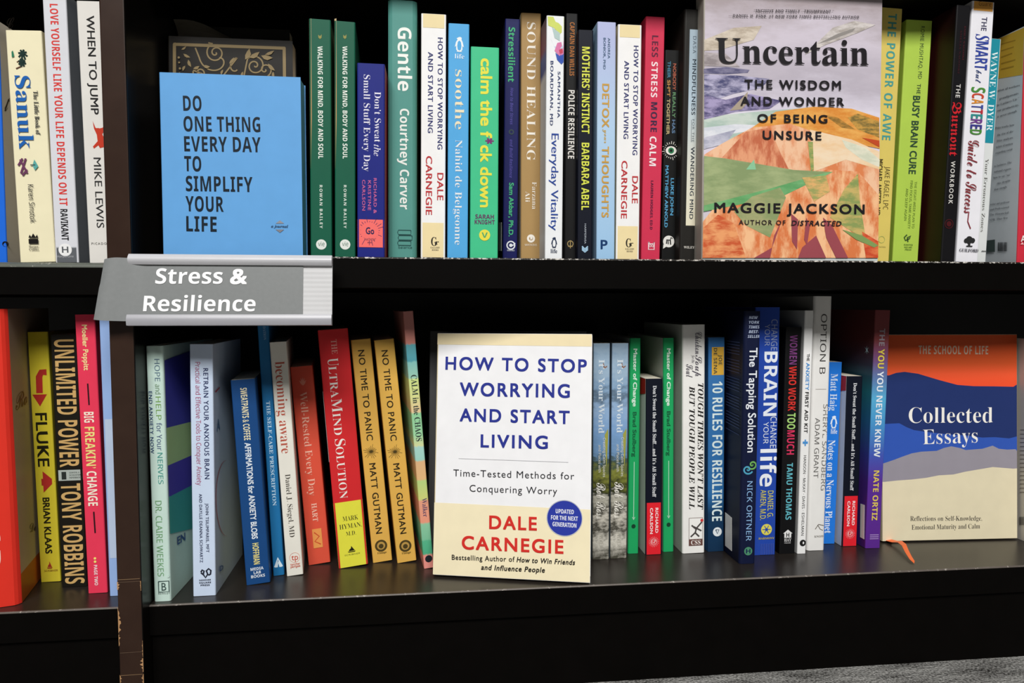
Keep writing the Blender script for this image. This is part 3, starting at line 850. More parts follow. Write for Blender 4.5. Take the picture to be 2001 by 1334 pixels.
s.line([(.3, 1222), (.32, 1202), (.55, 1204), (.6, 1190), (.7, 1196)], .0006, '171818'); s.line([(.55, 1204), (.58, 1226)], .0006, '171818'); s.line([(.4, 1204), (.42, 1224)], .0005, '171818')
s.done()

s = spine(HB, 'black book with a pale paper strip of grey capitals along its spine', (1336, 18), (1376, 20), (1328.5, 505), (1362, 505), 'U', '22201d', ZE, y=.026, D=.13, r=.002)
s.G([(.30, 148), (.80, 148), (.90, 1130), (.31, 1130)], ramp_mat([(0, 'e3dcc2'), (.4, 'd9d9cc'), (.8, 'b3c6d3'), (1, 'a3b5c1')], 'Z', .03, .18, .03, 30))
s.T('DASA', 182, 268, .57, .17, '3a4652', 'N', 1.2); s.T('MINDFULNESS', 297, 576, .585, .2, '2c3742', 'b', 1.1); s.T('FOR THE', 598, 712, .60, .12, '55606a', 'R', 1.2); s.T('WANDERING MIND', 736, 1098, .60, .2, '2c3742', 'b', 1.1)
s.line([(.5, 600), (.5, 712)], .0002, '6a7076'); s.HT('WILEY', .22, .82, 1245, 12, 'd6d2ca', 'S')
s.done()

s = facing(PB, 'large book facing out with an abstract painted landscape and heavy black title', (1372, -14), (1720, -14), (1371, 505), (1715, 507), 'U',
           ramp_mat([(0, 'c4d0cf'), (.2, 'd0c3cf'), (.4, 'd8cede'), (.55, 'ded8e6'), (.7, 'b9b1bd'), (.85, 'cfc6d2'), (1, 'a89ca0')], 'Z', 0, .24, .35, 14, (1, 1, 3)), ZF, yl=.008, yr=.008, lean=1.0, T=.02, spine_col='a5a096')
NM = lambda a, b_, k=14, st=(1, 1, 3): ramp_mat([(0, a), (.35, a), (.65, b_), (1, b_)], 'Z', -100, 100, 1.9, k * 1.8, st)
s.FP([(90, 345), (200, 335), (320, 350), (310, 365), (200, 372), (90, 368)], NM('5a5878', '8a86a0', 30))
s.FP([(92, 372), (250, 378), (420, 395), (380, 440), (240, 470), (150, 500), (92, 478)], NM('494a72', 'b9b4cf', 22))
s.FP([(92, 476), (200, 500), (320, 470), (480, 505), (420, 545), (250, 560), (92, 600)], NM('4f4a72', 'a79cc2', 26))
s.FP([(92, 200), (240, 140), (380, 130), (340, 200), (170, 250), (92, 255)], NM('b3a594', 'd5c9b9', 22))
s.FP([(92, 262), (200, 270), (270, 335), (92, 330)], NM('8f8688', 'bcb2b4', 18))
s.FP([(595, 275), (735, 140), (845, 105), (950, 125), (860, 165), (700, 225)], NM('a79f98', 'd2cbc8', 24)); s.FP([(660, 220), (760, 170), (850, 140), (835, 160), (720, 205)], '8f8a86')
s.FP([(220, 555), (310, 460), (305, 520), (280, 548)], 'a89a88')
# hills
s.FP([(90, 600), (200, 575), (330, 562), (600, 540), (330, 680), (90, 740)], NM('a9bfb4', 'c8d3ca', 12))
s.FP([(90, 640), (250, 622), (360, 628), (300, 660), (90, 690)], NM('cfd3dc', 'e3e4ea', 20)); s.FP([(90, 690), (250, 650), (200, 720), (90, 748)], NM('9fa0b5', 'c9c8d6', 16))
s.FP([(330, 640), (450, 560), (640, 535), (830, 545), (968, 590), (970, 745), (700, 690), (470, 690)], NM('d98a3a', 'e8ac5a', 16))
s.FP([(810, 590), (860, 570), (968, 610), (968, 690), (860, 650)], NM('7a6a3a', 'c99a4a', 50)); s.FP([(690, 575), (760, 590), (850, 650), (780, 640)], NM('8a6a34', 'c08a40', 50))
s.FP([(92, 775), (180, 720), (330, 640), (520, 620), (760, 700), (968, 760), (968, 1000), (700, 870), (400, 850), (92, 790)], NM('dc8352', 'efc09c', 14, (2, 1, 1)))
s.FP([(300, 660), (420, 640), (470, 760), (520, 860), (330, 830), (180, 790)], NM('c26a4a', 'e49f78', 22, (3, 1, 1)))
s.FP([(620, 650), (830, 700), (968, 760), (968, 850), (800, 800), (640, 860)], NM('ecc79a', 'f0d9ba', 10))
s.FP([(780, 700), (900, 740), (970, 800), (968, 838), (880, 800), (800, 740)], NM('cfd3bc', 'e6e2cc', 20)); s.FP([(880, 690), (968, 705), (968, 738)], 'c04a26')
s.FP([(610, 710), (635, 712), (640, 850), (625, 858)], NM('7f9a5a', 'b0aa66', 40))
s.FP([(85, 1110), (140, 1040), (420, 1000), (700, 850), (860, 860), (966, 980), (964, 1292), (82, 1292)], NM('d97a48', 'f2bd8e', 16, (2.5, 1, 1)))
s.FP([(90, 782), (200, 795), (540, 852), (735, 862), (690, 885), (330, 985), (88, 1050)], NM('87996a', 'a3b07f', 10))
s.FP([(90, 1030), (420, 945), (690, 868), (735, 862), (480, 985), (88, 1060)], NM('5fa064', '7db57a', 12))
s.FP([(300, 850), (340, 800), (350, 850)], '8ac49a')
s.FP([(330, 985), (470, 940), (500, 990), (420, 1190), (300, 1130), (240, 1060)], NM('8a9a68', 'a8a878', 14))
s.FP([(720, 1090), (790, 950), (860, 870), (870, 1010), (900, 1200), (830, 1160)], NM('8a9a5a', 'c9b06a', 24)); s.FP([(580, 890), (700, 880), (720, 960), (640, 1010)], NM('9aa060', 'e0b070', 30))
s.FP([(88, 1140), (160, 1075), (240, 1120), (300, 1292), (84, 1292)], NM('c95a34', 'eaa06a', 20)); s.FP([(880, 1160), (964, 1210), (964, 1292), (900, 1292)], NM('c8482c', 'e0784a', 20))
for P in ([(525, 1070), (560, 1100), (555, 1250), (530, 1210)], [(600, 1090), (620, 1130), (605, 1230), (590, 1200)], [(685, 1090), (730, 1130), (810, 1292), (750, 1292), (700, 1190)], [(440, 1180), (480, 1100), (430, 1240), (340, 1292), (420, 1292)], [(580, 1240), (650, 1180), (700, 1292), (560, 1292)]):
    s.FP(P, '9a4a52')
s.FP([(780, 1150), (880, 1180), (964, 1230), (940, 1240), (850, 1200)], '7f9a5a')
K = '1c191d'
s.FT('\u201cINCISIVE AND TIMELY\u2014TRIUMPHANT.\u201d', 340, 62, 738, 66, 13, '3a3438', 'H', 1.15, 2)
s.FT('\u2014DANIEL H. PINK, #1 NEW YORK TIMES-BESTSELLING AUTHOR', 212, 86, 866, 94, 12, '3a3438', 'H', 1.15, 2)
s.FT('Uncertain', 148, 316, 912, 328, 128, K, 'S')
s.FT('THE WISDOM', 292, 445, 774, 451, 44, K, 'B', 1.25); s.FT('AND WONDER', 272, 528, 790, 533, 42, K, 'B', 1.25)
s.FT('OF BEING', 356, 613, 706, 618, 40, K, 'B', 1.25); s.FT('UNSURE', 382, 698, 676, 703, 42, K, 'B', 1.25)
s.FT('MAGGIE JACKSON', 140, 1064, 892, 1072, 48, K, 'B', 1.2); s.FT('AUTHOR OF', 262, 1126, 496, 1128, 24, '2a2024', 'b', 1.25, 2); s.FT('DISTRACTED', 524, 1130, 776, 1133, 25, '2a2024', 'i', 1.15, 2)
s.done()

s = spine(PB, 'soft yellow book with teal capitals, partly behind the landscape cover', (1721.5, -12), (1766, -12), (1694, 508), (1738, 509), 'U', 'd9c466', ZG, y=.036, D=.12)
s.T('THE POWER OF AWE', 68, 702, .56, .37, '4a9a94', 'H', 1.15)
s.T('JAKE EAGLE, LPC', 833, 1048, .70, .22, '4a4024', 'N', 1.05); s.T('MICHAEL AMSTER, MD', 798, 1080, .36, .22, '4a4024', 'B', 1.05)
s.disc(.6, 1200, .0035, 'a9b060', .003); s.HT('hachette', .5, .8, 1240, 8, 'a09a55', 'N')
s.done()

s = spine(PB, 'lime green book with dark capitals, alone beside a dark gap', (1771, 39), (1822, 41.5), (1745, 509), (1793, 510), 'U', 'adcb50', ZG, y=.036, yaw=-3, D=.09)
s.T('ROMIE MUSHTAQ, MD', 130, 394, .64, .15, '3c5230', 'R', 1.1); s.T('THE', 420, 470, .62, .14, '33492f', 'b', 1.1); s.T('BUSY BRAIN CURE', 480, 872, .56, .27, '2f4a33', 'B', 1.05)
for k, (b_, a0, a1) in enumerate((('THE EIGHT-WEEK PLAN TO', 908, 1142), ('FIND FOCUS, TAME ANXIETY', 905, 1145), ('AND SLEEP AGAIN', 945, 1105))): s.T(b_, a0, a1, .72 - .16 * k, .09, '6f8a36', 'N')
s.line([(.5, 1176), (.4, 1190), (.45, 1205), (.6, 1195), (.65, 1182), (.52, 1190), (.55, 1212)], .0007, '3f5a2a')
s.HT('HANOVER', .4, .75, 1230, 8, '5a7a30', 'S'); s.HT('SQUARE', .42, .73, 1242, 8, '5a7a30', 'S'); s.HT('PRESS', .45, .7, 1254, 8, '5a7a30', 'S')
s.done()


s = spine(PB, 'black book with red blackletter word and white capitals on its spine', (1871, 12), (1897, 10), (1837, 511), (1867, 511), 'U', '111013', ZG, y=.009, D=.08, left=ramp_mat([(0, '140608'), (.4, '3a0c10'), (.6, '2a090b'), (1, '0c0506')], 'Y', 0, .1, .1, 12))
s.T('EMILY NAGOSKI', 130, 300, .66, .12, '4a1a22', 'S'); s.T('AMELIA NAGOSKI', 150, 370, .4, .12, '3a141c', 'S')
s.T('THE', 422, 490, .45, .3, 'd9d6d2', 'b', 1.2); s.T('Burnout', 514, 782, .42, .62, 'c8232c', 'F'); s.T('WORKBOOK', 808, 1022, .42, .3, 'dcd9d4', 'b', 1.3)
s.disc(.4, 1122, .0045, '4a1519', .0038); s.disc(.4, 1122, .0026, '4a1519')
s.done()

s = spine(PB, 'tall white book with multicoloured playful lettering and an orange band at the top', (1899.6, -3), (1945.6, -3), (1868.5, 511), (1910.5, 511), 'U', 'e9e8ee', ZG, y=.013, D=.14)
s.B(-40, 55, 'e0a24c'); s.HT('Guare', .28, .84, 30, 22, '6a4a2a', 'N')
s.T('THE', 85, 154, .58, .24, '3a3a5a', 'b', 1.1)
s.T('S', 172, 206, .55, .62, '2c3f9a', 'X'); s.T('MART', 208, 350, .55, .55, '34479f', 'H')
s.T('but', 352, 416, .5, .3, '3a4a7a', 'C')
cs = ['4a8a3a', 'c9442c', 'd98a2a', '3a4a9a', 'b52c3a', '2f8a8a', '6a3a8a', '3a3a8a']
a = 438
for i, (ch, wd) in enumerate(zip('SCATTERED', (30, 29, 28, 24, 24, 25, 27, 25, 28))):
    s.T(ch, a, a + wd - 3, .5, .52 if i else .62, cs[i % 8], 'H'); a += wd
s.T('Guide to Success', 704, 1070, .48, .55, '8a3038', 'C'); s.line([(.42, 1066), (.40, 1110), (.55, 1146)], .0005, '8a3038')
s.disc(.52, 1202, .0036, '2a2a2a'); s.disc(.38, 1206, .0022, '2a2a2a'); s.disc(.68, 1204, .0024, '2a2a2a'); s.line([(.53, 1205), (.53, 1234)], .0011, '2a2a2a'); s.line([(.4, 1233), (.68, 1233)], .0005, '2a2a2a')
s.HT('GUILFORD', .10, .96, 1262, 16, '3a3a44', 'S')
s.done()

s = spine(PB, 'white paperback with a teal upper part, tucked behind the tall playful-lettered book', (1927, 75), (1957.5, 77), (1897, 511), (1927, 511), 'U', 'd6d9d8', ZG, y=.025, D=.11)
s.B(190, 716, '1d8b9d')
s.T('WAYNE W. DYER', 258, 656, .62, .4, 'e2efef', 's'); s.T('Your Erroneous Zones', 795, 1162, .60, .22, '6a6a66', 's')
s.HT('m', .62, .95, 1262, 18, '3a3a3a', 'C')
s.done()

s = spine(HB, 'red-spined book showing its printed grey back cover, at the end of the upper shelf', (2003, 52), (2070, 52), (1988, 511.5), (2050, 512), 'U', 'cb2f40', ZG, y=.008, D=.15, left='c6cdd2')
s.SP([(640, 170), (790, 130), (790, 365), (640, 395), (560, 400), (560, 190)], 'c9a63c', False)
K = '4a4f57'
for k, (y0, y1) in enumerate(((225, 205), (258, 238), (290, 270), (322, 302), (350, 335))):
    s.SP([(658, y0 - 6), (730 - 8 * (k % 3), y1 - 6), (730 - 8 * (k % 3), y1), (658, y0)], 'a5862f', False)
for body, x0, y0, x1, y1 in (('ation of workers', 640, 460, 752, 432), ('grandparents', 650, 500, 745, 472), ('the Laziness Lie.\u201d', 632, 535, 748, 498), ('our productivity,', 640, 560, 748, 530), ('is never enough.', 640, 590, 740, 560),
                             ('Price tracks how', 630, 648, 725, 630), ('the rise of dis-', 640, 682, 722, 662), ('Price analyzes', 638, 712, 718, 694), ('nature of modern', 634, 742, 718, 724), ('regarding social', 632, 772, 716, 752),
                             ('to laziness. The', 625, 838, 712, 818), ('national experts', 624, 866, 710, 850), ('how to say \u201cno\u201d', 622, 896, 708, 880), ('this despite', 640, 925, 706, 908), ('than enough.', 626, 955, 690, 940),
                             ('writer and professor', 606, 1030, 702, 1016), ('and Professional', 604, 1056, 700, 1042), ('The Financial', 602, 1082, 698, 1070), ('NPR. They live', 602, 1108, 694, 1096)):
    s.ST(body, x0, y0, x1, y1, 11, K, False, 's')
x = 645
rn = random.Random(5)
while x < 692:
    wv = rn.choice((1.2, 2.2, 3.4)); s.SP([(x, 1215), (x + wv, 1213), (x + wv, 1258), (x, 1260)], '2b2d30', False); x += wv + rn.choice((1.2, 2.0))
s.SP([(590, 1205), (632, 1200), (632, 1262), (590, 1262)], '3d4a48', False)
s.HT('A', .06, .2, 1212, 30, 'eee4e2', 'H'); s.HT('AT', .06, .22, 1226, 9, 'eee4e2', 'H')
s.done()

# ================================================== lower shelf, narrow bay
s = spine(HB, 'thick red hardcover with a cream front cover at the left end of the lower shelf', (-62, 606), (4, 603), (-38, 1190), (38, 1172), 'K', 'dd3325', Za, y=.010, yaw=15, D=.13, hard=True, bulge=.004,
          right=ramp_mat([(0, 'c76a2c'), (.5, 'd0712c'), (.505, 'cfc3ad'), (1, 'c3b69e')], 'Z', -.006, .056, 0))
s.ST('Ro', 62, 470, 108, 440, 70, '7a5a34', True, 'C'); s.ST('De', 118, 950, 142, 942, 40, '5a4a3a', True, 'C')
s.T('of De', 880, 1150, .46, .22, 'f3d9d0', 'N')
s.mb.add([], [], paper)
s.done()

s = spine(PB, 'yellow book with two red arrows and a large black title word', (50, 648), (95, 650), (81, 1138), (117, 1135.5), 'K', 'dccb38', Za, D=.12, right='8a7f22')
s.line([(.86, 318), (.6, 318), (.48, 335), (.46, 400)], .0028, 'b5302a'); s.G([(.1, 405), (.82, 405), (.45, 452)], 'b5302a')
s.T('FLUKE', 478, 690, .47, .56, '23200f', 'N'); s.T('FLUKE', 478, 690, .48, .55, '23200f', 'b')
s.G([(.0, 735), (.4, 738), (.4, 708), (.98, 750), (.4, 792), (.4, 765), (.0, 762)], 'b5302a')
s.T('BRIAN KLAAS', 812, 1033, .5, .33, '2a2612', 'B')
flame(s, .5, 1078, 1.0, 'a83428'); s.HT('SCRIBNER', .22, .9, 1104, 7, '8a4a24', 'N')
s.done()

s = spine(PB, 'black book filled with big gold condensed capitals', (97, 653), (149, 655), (120.5, 1147), (171, 1146), 'K', '17150f', Za, D=.12)
s.T('UNLIMITED POWER', 188, 692, .52, .74, 'c8a468', 'H'); s.T('TONY ROBBINS', 757, 1152, .52, .74, 'c8a468', 'H')
s.B(703, 745, 'aab4ae'); s.HT('SIMON &', .5, .9, 717, 6, '4a524e', 'H'); s.HT('SCHUSTER', .5, .95, 727, 6, '4a524e', 'H'); s.HT('PAPERBACKS', .5, .96, 737, 6, '4a524e', 'H')
s.G([(.2, 710), (.38, 710), (.38, 740), (.2, 740)], '2a302e')
s.done()

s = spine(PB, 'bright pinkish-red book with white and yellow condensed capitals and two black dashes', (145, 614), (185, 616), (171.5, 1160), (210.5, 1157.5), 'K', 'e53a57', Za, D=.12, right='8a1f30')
s.T('Moeller Poppitt', 130, 310, .48, .26, 'f2df9c', 'B', 1.05); s.line([(.5, 362), (.52, 447)], .0006, '2a1218')
s.T('BIG', 474, 516, .48, .48, 'f4ead6', 'H'); s.T('FREAKIN\u2019', 533, 697, .48, .48, 'eddc86', 'H'); s.T('CHANGE', 708, 845, .48, .48, 'f4ead6', 'H')
s.line([(.5, 868), (.52, 952)], .0006, '2a1218')
s.disc(.45, 1052, .0011, 'f0df7a'); s.disc(.45, 1065, .0011, 'f0df7a'); s.T('PAGE TWO', 1078, 1158, .46, .17, 'f4e2e4', 'H')
s.done()

s = spine(PB, 'light blue book half hidden behind the brown upright, with a yellow patch', (191, 626), (246, 626), (215, 1156.5), (262, 1156.5), 'K', '93b0e0', Za, y=.024, D=.12, right='8fa6cc')
s.B(502, 1050, 'b5c5dd'); s.G([(.62, 580), (1, 580), (1, 985), (.55, 985)], 'e2d23a')
for y in (640, 710, 830): s.disc(.73, y, .0015, '6a6a50', .0009)
s.done()

# ================================================== lower shelf, wide bay
s = spine(PB, 'pale green book with purple and teal squares on its cover, nearest the brown upright', (283.4, 677.5), (318.5, 675), (301, 1176), (334, 1174), 'L', 'c6ded4', Zb, D=.13, right='c4dccc', r=.002)
for body, a, b_, col in (('HOPE', 225, 322, '4f6a80'), ('and', 335, 378, '6a8a68'), ('HELP', 388, 489, '7aa55a'), ('for Your', 502, 622, '4a5a80'), ('NERVES', 632, 768, '4c9c92')):
    s.T(body, a, b_, .64, .30, col, 'N')
s.T('END ANXIETY NOW', 365, 635, .20, .20, '2f4a72', 'b', 1.15); s.T('DR. CLAIRE WEEKES', 840, 1168, .45, .36, '76a678', 'N')
s.line([(.3, 1190), (.92, 1190), (.92, 1236), (.3, 1236), (.3, 1190)], .0004, '3a4f4c'); s.HT('B', .48, .76, 1230, 34, '3a4f4c', 'R'); s.HT('BERKLEY', .28, .95, 1246, 8, '3a4f4c', 'N', 1.3)
s.SP([(131, 232), (260, 185), (260, 495), (142, 525)], '4343a0'); s.SP([(142, 525), (260, 495), (260, 640), (146, 690)], 'a9c68a'); s.SP([(146, 690), (260, 640), (260, 770), (151, 826)], '4a3fa6')
s.SP([(151, 826), (260, 770), (260, 960), (157, 986)], '3f9f96')
s.ST('EN', 190, 1032, 225, 1010, 34, '3a5a8a', True, 'B')
s.disc(.9, 1170, .001, 'c6ded4')
s.done()

s = spine(PB, 'pale blue-white book with navy and magenta lettering, standing with gaps either side', (369, 673.5), (416.5, 672), (378, 1165), (421, 1163.5), 'L', 'c9d8ee', Zb, yaw=2.5, D=.10, right='b9c9df')
s.T('RETRAIN YOUR ANXIOUS BRAIN', 265, 747, .69, .21, '2b355f', 'b', 1.12); s.T('Practical and Effective Tools to Conquer Anxiety', 238, 773, .34, .21, 'a5486c', 'N')
s.T('JOHN TSILIMPARIS, MFT', 852, 1065, .67, .13, '333c5c', 'b', 1.1); s.T('AND DAYLLE DEANNA SCHWARTZ', 810, 1108, .39, .13, '333c5c', 'b', 1.1)
s.line([(.36, 1150), (.42, 1140), (.5, 1145), (.46, 1160), (.56, 1174), (.66, 1160), (.6, 1145), (.7, 1136), (.8, 1144), (.78, 1160), (.68, 1164)], .0007, '1f2433')
s.line([(.46, 1160), (.36, 1152)], .0007, '1f2433')
for k, q in enumerate(('HANOVER', 'SQUARE', 'PRESS')): s.HT(q, .28 + .06 * (k == 2), .8 - .06 * (k == 2), 1188 + 11 * k, 7, '333a4a', 'H')
s.ST('A', 362, 540, 376, 530, 50, '5a7a9a', True, 'B')
arc = [(402 - 46 * math.sin(math.radians(t)) , 830 - 165 * math.cos(math.radians(t))) for t in range(0, 190, 12)]
for p, q in zip(arc, arc[1:]): s.SP([p, q, (q[0] + 2.2, q[1]), (p[0] + 2.2, p[1])], 'b03a44')
s.SP([(352, 366), (372, 345), (372, 352), (354, 372)], '9a3040')
s.ST('D', 372, 1148, 388, 1138, 22, '4a6aa0', True, 'B')
s.done()

YW = 9
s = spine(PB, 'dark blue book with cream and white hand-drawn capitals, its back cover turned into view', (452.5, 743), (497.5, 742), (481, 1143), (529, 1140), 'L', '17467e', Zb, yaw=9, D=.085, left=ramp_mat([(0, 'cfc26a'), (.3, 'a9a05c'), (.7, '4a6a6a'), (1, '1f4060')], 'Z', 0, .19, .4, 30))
s.T('SWEATPANTS & COFFEE', 350, 577, .5, .26, 'e8dfb8', 'H'); s.T('AFFIRMATIONS for ANXIETY BLOBS', 588, 1006, .5, .24, 'dfe8f0', 'B'); s.T('HOFFMAN', 1024, 1116, .5, .25, 'ecdf8a', 'H')
for k, q in enumerate(('MEDIA', 'LAB', 'BOOKS')): s.HT(q, (.22, .34, .22)[k], (.76, .64, .8)[k], 1141 + 16 * k, 12, 'e4ecf2', 'H')
s.done()

s = spine(HB, 'tall slim blue book with pale serif capitals, its head hidden behind the sign', (503, 612), (523, 612), (533, 1126), (557, 1123), 'L', '1f6ea4', Zb, yaw=YW, D=.12)
s.T('FOUNDATION', 40, 142, .6, .24, '8fb6d2', 's'); s.T('THE SELF-CARE PRESCRIPTION', 408, 862, .52, .34, 'bcd8ea', 'S')
s.line([(.22, 1128), (.5, 1090), (.82, 1128)], .0011, 'd5e6f0'); s.line([(.36, 1128), (.52, 1106), (.68, 1128)], .0008, 'd5e6f0')
s.done()

s = spine(PB, 'off-white book with a rust-red lowercase title, leaning left', (528.5, 670), (559, 668), (559.5, 1125.5), (594, 1123.5), 'L', 'e8e5da', Zb, yaw=YW, D=.12)
s.T('becoming aware', 236, 634, .52, .6, 'bb5a48', 's'); s.T('Daniel J. Siegel, MD', 725, 998, .5, .32, '4a4640', 's')
s.disc(.55, 1087, .0048, 'd9a08f', .0044); s.HT('tp', .35, .76, 1098, 26, 'c9452c', 'R'); s.HT('tarcher', .26, .85, 1120, 9, 'c9543c', 'H'); s.HT('perigee', .26, .85, 1130, 9, 'c9543c', 'H')
s.done()

s = spine(PB, 'orange-red book with a pale serif title and a lotus mark, shorter than its neighbours', (570, 719), (608.7, 715), (601, 1106), (648, 1099), 'L', 'd9543e', Zc, yaw=YW, D=.12, left='a83c2c')
for a in (-.9, -.45, 0, .45, .9):
    s.G([(.5, 352), (.5 + .11 * math.sin(a - .25), 352 - 22 * math.cos(a - .25)), (.5 + .2 * math.sin(a), 352 - 40 * math.cos(a)), (.5 + .11 * math.sin(a + .25), 352 - 22 * math.cos(a + .25))], 'e5907a')
s.T('Well-Rested Every Day', 380, 846, .48, .33, 'f0b6a0', 's'); s.T('HART', 880, 962, .5, .24, 'f2bfaa', 'S')
s.G([(.3, 995), (.72, 995), (.72, 1080), (.3, 1080)], 'e79a52'); s.line([(.38, 1010), (.6, 1030), (.38, 1050), (.64, 1066)], .0006, 'c9512f')
s.done()

s = spine(PB, 'bright red book with white serif capitals and a yellow block at its foot', (624, 648), (677.4, 643), (660, 1112), (721.7, 1104.5), 'L', 'd22a2e', Zc, yaw=9.5, D=.12, left='b3261f')
s.T('THE', 145, 210, .5, .2, 'e8a79a', 's'); s.T('U', 228, 262, .42, .36, 'f3e9e2', 's'); s.T('LTRA', 264, 405, .38, .27, 'f3e9e2', 's'); s.T('M', 410, 470, .42, .36, 'f3e9e2', 's'); s.T('IND', 474, 572, .38, .27, 'f3e9e2', 's')
s.T('S', 590, 622, .42, .36, 'f3e9e2', 's'); s.T('OLUTION', 625, 856, .38, .27, 'f3e9e2', 's')
s.B(872, 1190, 'e3df45'); s.HT('MARK', .27, .80, 958, 22, '3a3a20', 's'); s.HT('HYMAN,', .14, .9, 992, 22, '3a3a20', 's'); s.HT('M.D.', .34, .68, 1024, 19, '3a3a20', 's')
flame(s, .48, 1085, 1.0, '1f1f14'); s.HT('SCRIBNER', .23, .76, 1112, 6, '6a6a30', 'N')
s.SP([(262, 297), (300, 300), (302, 342), (265, 330)], 'd9c53a', False)
s.sticker([(330, 1035), (354, 1075), (358, 1130), (338, 1110)], False, 'barcode_patch', 'white patch on the back cover')
s.done()

def panic(TL, TR, BL, BR, label):
    s = spine(PB, label, TL, TR, BL, BR, 'L', 'deae52', Zc, yaw=7, D=.12, left='b9893a', group='matching mustard yellow books')
    s.T('NO TIME TO PANIC', 192, 598, .47, .32, '2f2716', 'b', 1.1); s.rays(.47, 648, .0005, .0085, 20, .00016, '4a3d1c', 0, .5); s.disc(.47, 648, .0012, '4a3d1c')
    s.T('MATT GUTMAN', 700, 1016, .47, .32, '2f2716', 'b', 1.1)
    s.disc(.5, 1071, .0060, '4a3d1e'); s.disc(.5, 1071, .0040, 'b8924a'); s.disc(.5, 1073, .0024, '4a3d1e'); s.HT('Vintage', .28, .75, 1106, 9, '4a3d1e', 'X')
    return s
s = panic((686, 666), (724, 663.5), (728, 1102), (767.4, 1095), 'mustard yellow book leaning left, right against the bright red book'); s.done()
P2 = ((732, 664), (773, 662), (776, 1102.5), (818.6, 1095))
O, R, _, _ = pose(*P2, 'L', None, math.radians(7))
s.twin(O, R, 'mustard yellow book leaning left, next to the pastel striped book')

cols = [(0, 'e8948a'), (.055, 'e8948a'), (.06, '4fae86'), (.115, '57b58c'), (.12, '7cc09c'), (.19, '8cc9a4'), (.195, 'e99a80'), (.285, 'e5a184'), (.29, 'cfd47c'), (.37, 'b6d684'), (.375, 'e3b882'), (.45, 'e0b486'),
        (.455, '9fd3c6'), (.51, 'a9d6cd'), (.515, 'd6dca0'), (.56, '9fd6a6'), (.65, '93d19e'), (.655, 'e8c79c'), (.72, 'd9dd92'), (.79, 'cfe08e'), (.795, '9cc9b4'), (.86, '7fbcb6'), (.865, '4f97a4'), (.93, '5aa0a8'), (.935, 'bf7d70'), (1, 'b87a72')]
art = ramp_mat(cols, 'Z', 0, .235, .02, 60, (6, 1, 1))
s = spine(PB, 'slim leaning book with pastel watercolour stripes, beside the white facing cover', (787, 610), (807.4, 608), (828, 1111), (848.5, 1110), 'L', art, Zc, yaw=8, D=.12, left=art)
s.T('CALM in the CHAOS', 304, 602, .55, .58, '33403c', 't'); s.T('Walker', 858, 942, .6, .5, '4a3f6a', 's'); s.disc(.55, 1130, .0035, '20242c')
s.done()

# the dark book behind, then the white and cream book that faces out
s = facing(HB, 'dark grey book standing behind the white and cream facing book', (838.5, 647), (1143, 647), (836, 1112), (1146, 1112), 'L', '4a4a4c', Zd, yl=.070, yr=.046, lean=5, T=.02)
s.done()

s = facing(PB, 'white and cream book facing out with large blue and red capitals', (851.3, 650), (1160.4, 653.3), (845.6, 1127), (1153, 1143.5), 'L', 'f1f1f3', Zd, lean=6, T=.021, spine_col='e3d5b0')
s.FP([(60, 60), (840, 68), (840, 138), (60, 128)], 'efdfb6'); s.FP([(50, 876), (840, 912), (840, 1300), (50, 1260)], 'f2e6c2')
NV, RD = '2a3590', 'd32f28'
s.FT('HOW TO STOP', 122, 246, 792, 261, 60, NV, 'B', 1.22, 6); s.FT('WORRYING', 190, 370, 712, 380, 62, NV, 'B', 1.22, 6); s.FT('AND START', 190, 491, 711, 504, 60, NV, 'B', 1.22, 6); s.FT('LIVING', 289, 614, 608, 622, 60, NV, 'B', 1.22, 6)
s.FL([(185, 668), (705, 686)], .00022, 'c3c3c6')
s.FT('Time-Tested Methods for', 160, 752, 733, 768, 33, '26262a', 'R', 1.15); s.FT('Conquering Worry', 237, 825, 652, 839, 33, '26262a', 'R', 1.15)
s.FD(687, 951, 86, 'b9bcc6'); s.FD(687, 951, 82, '2b3aa0')
s.FT('UPDATED', 645, 927, 731, 932, 20, 'eef0f5', 'H'); s.FT('FOR THE NEXT', 623, 957, 750, 964, 20, 'eef0f5', 'H'); s.FT('GENERATION', 630, 988, 743, 996, 20, 'eef0f5', 'H')
s.FT('DALE', 330, 1000, 556, 1008, 62, RD, 'B', 1.2, 6); s.FT('CARNEGIE', 200, 1096, 682, 1118, 62, RD, 'B', 1.2, 6)
s.FT('Bestselling Author of', 153, 1147, 451, 1157, 24, '24211c', 'b', 1.12, 3); s.FT('How to Win Friends', 460, 1158, 737, 1172, 24, '24211c', 'i', 1.12, 3); s.FT('and Influence People', 292, 1194, 594, 1208, 24, '24211c', 'i', 1.12, 3)
s.done()

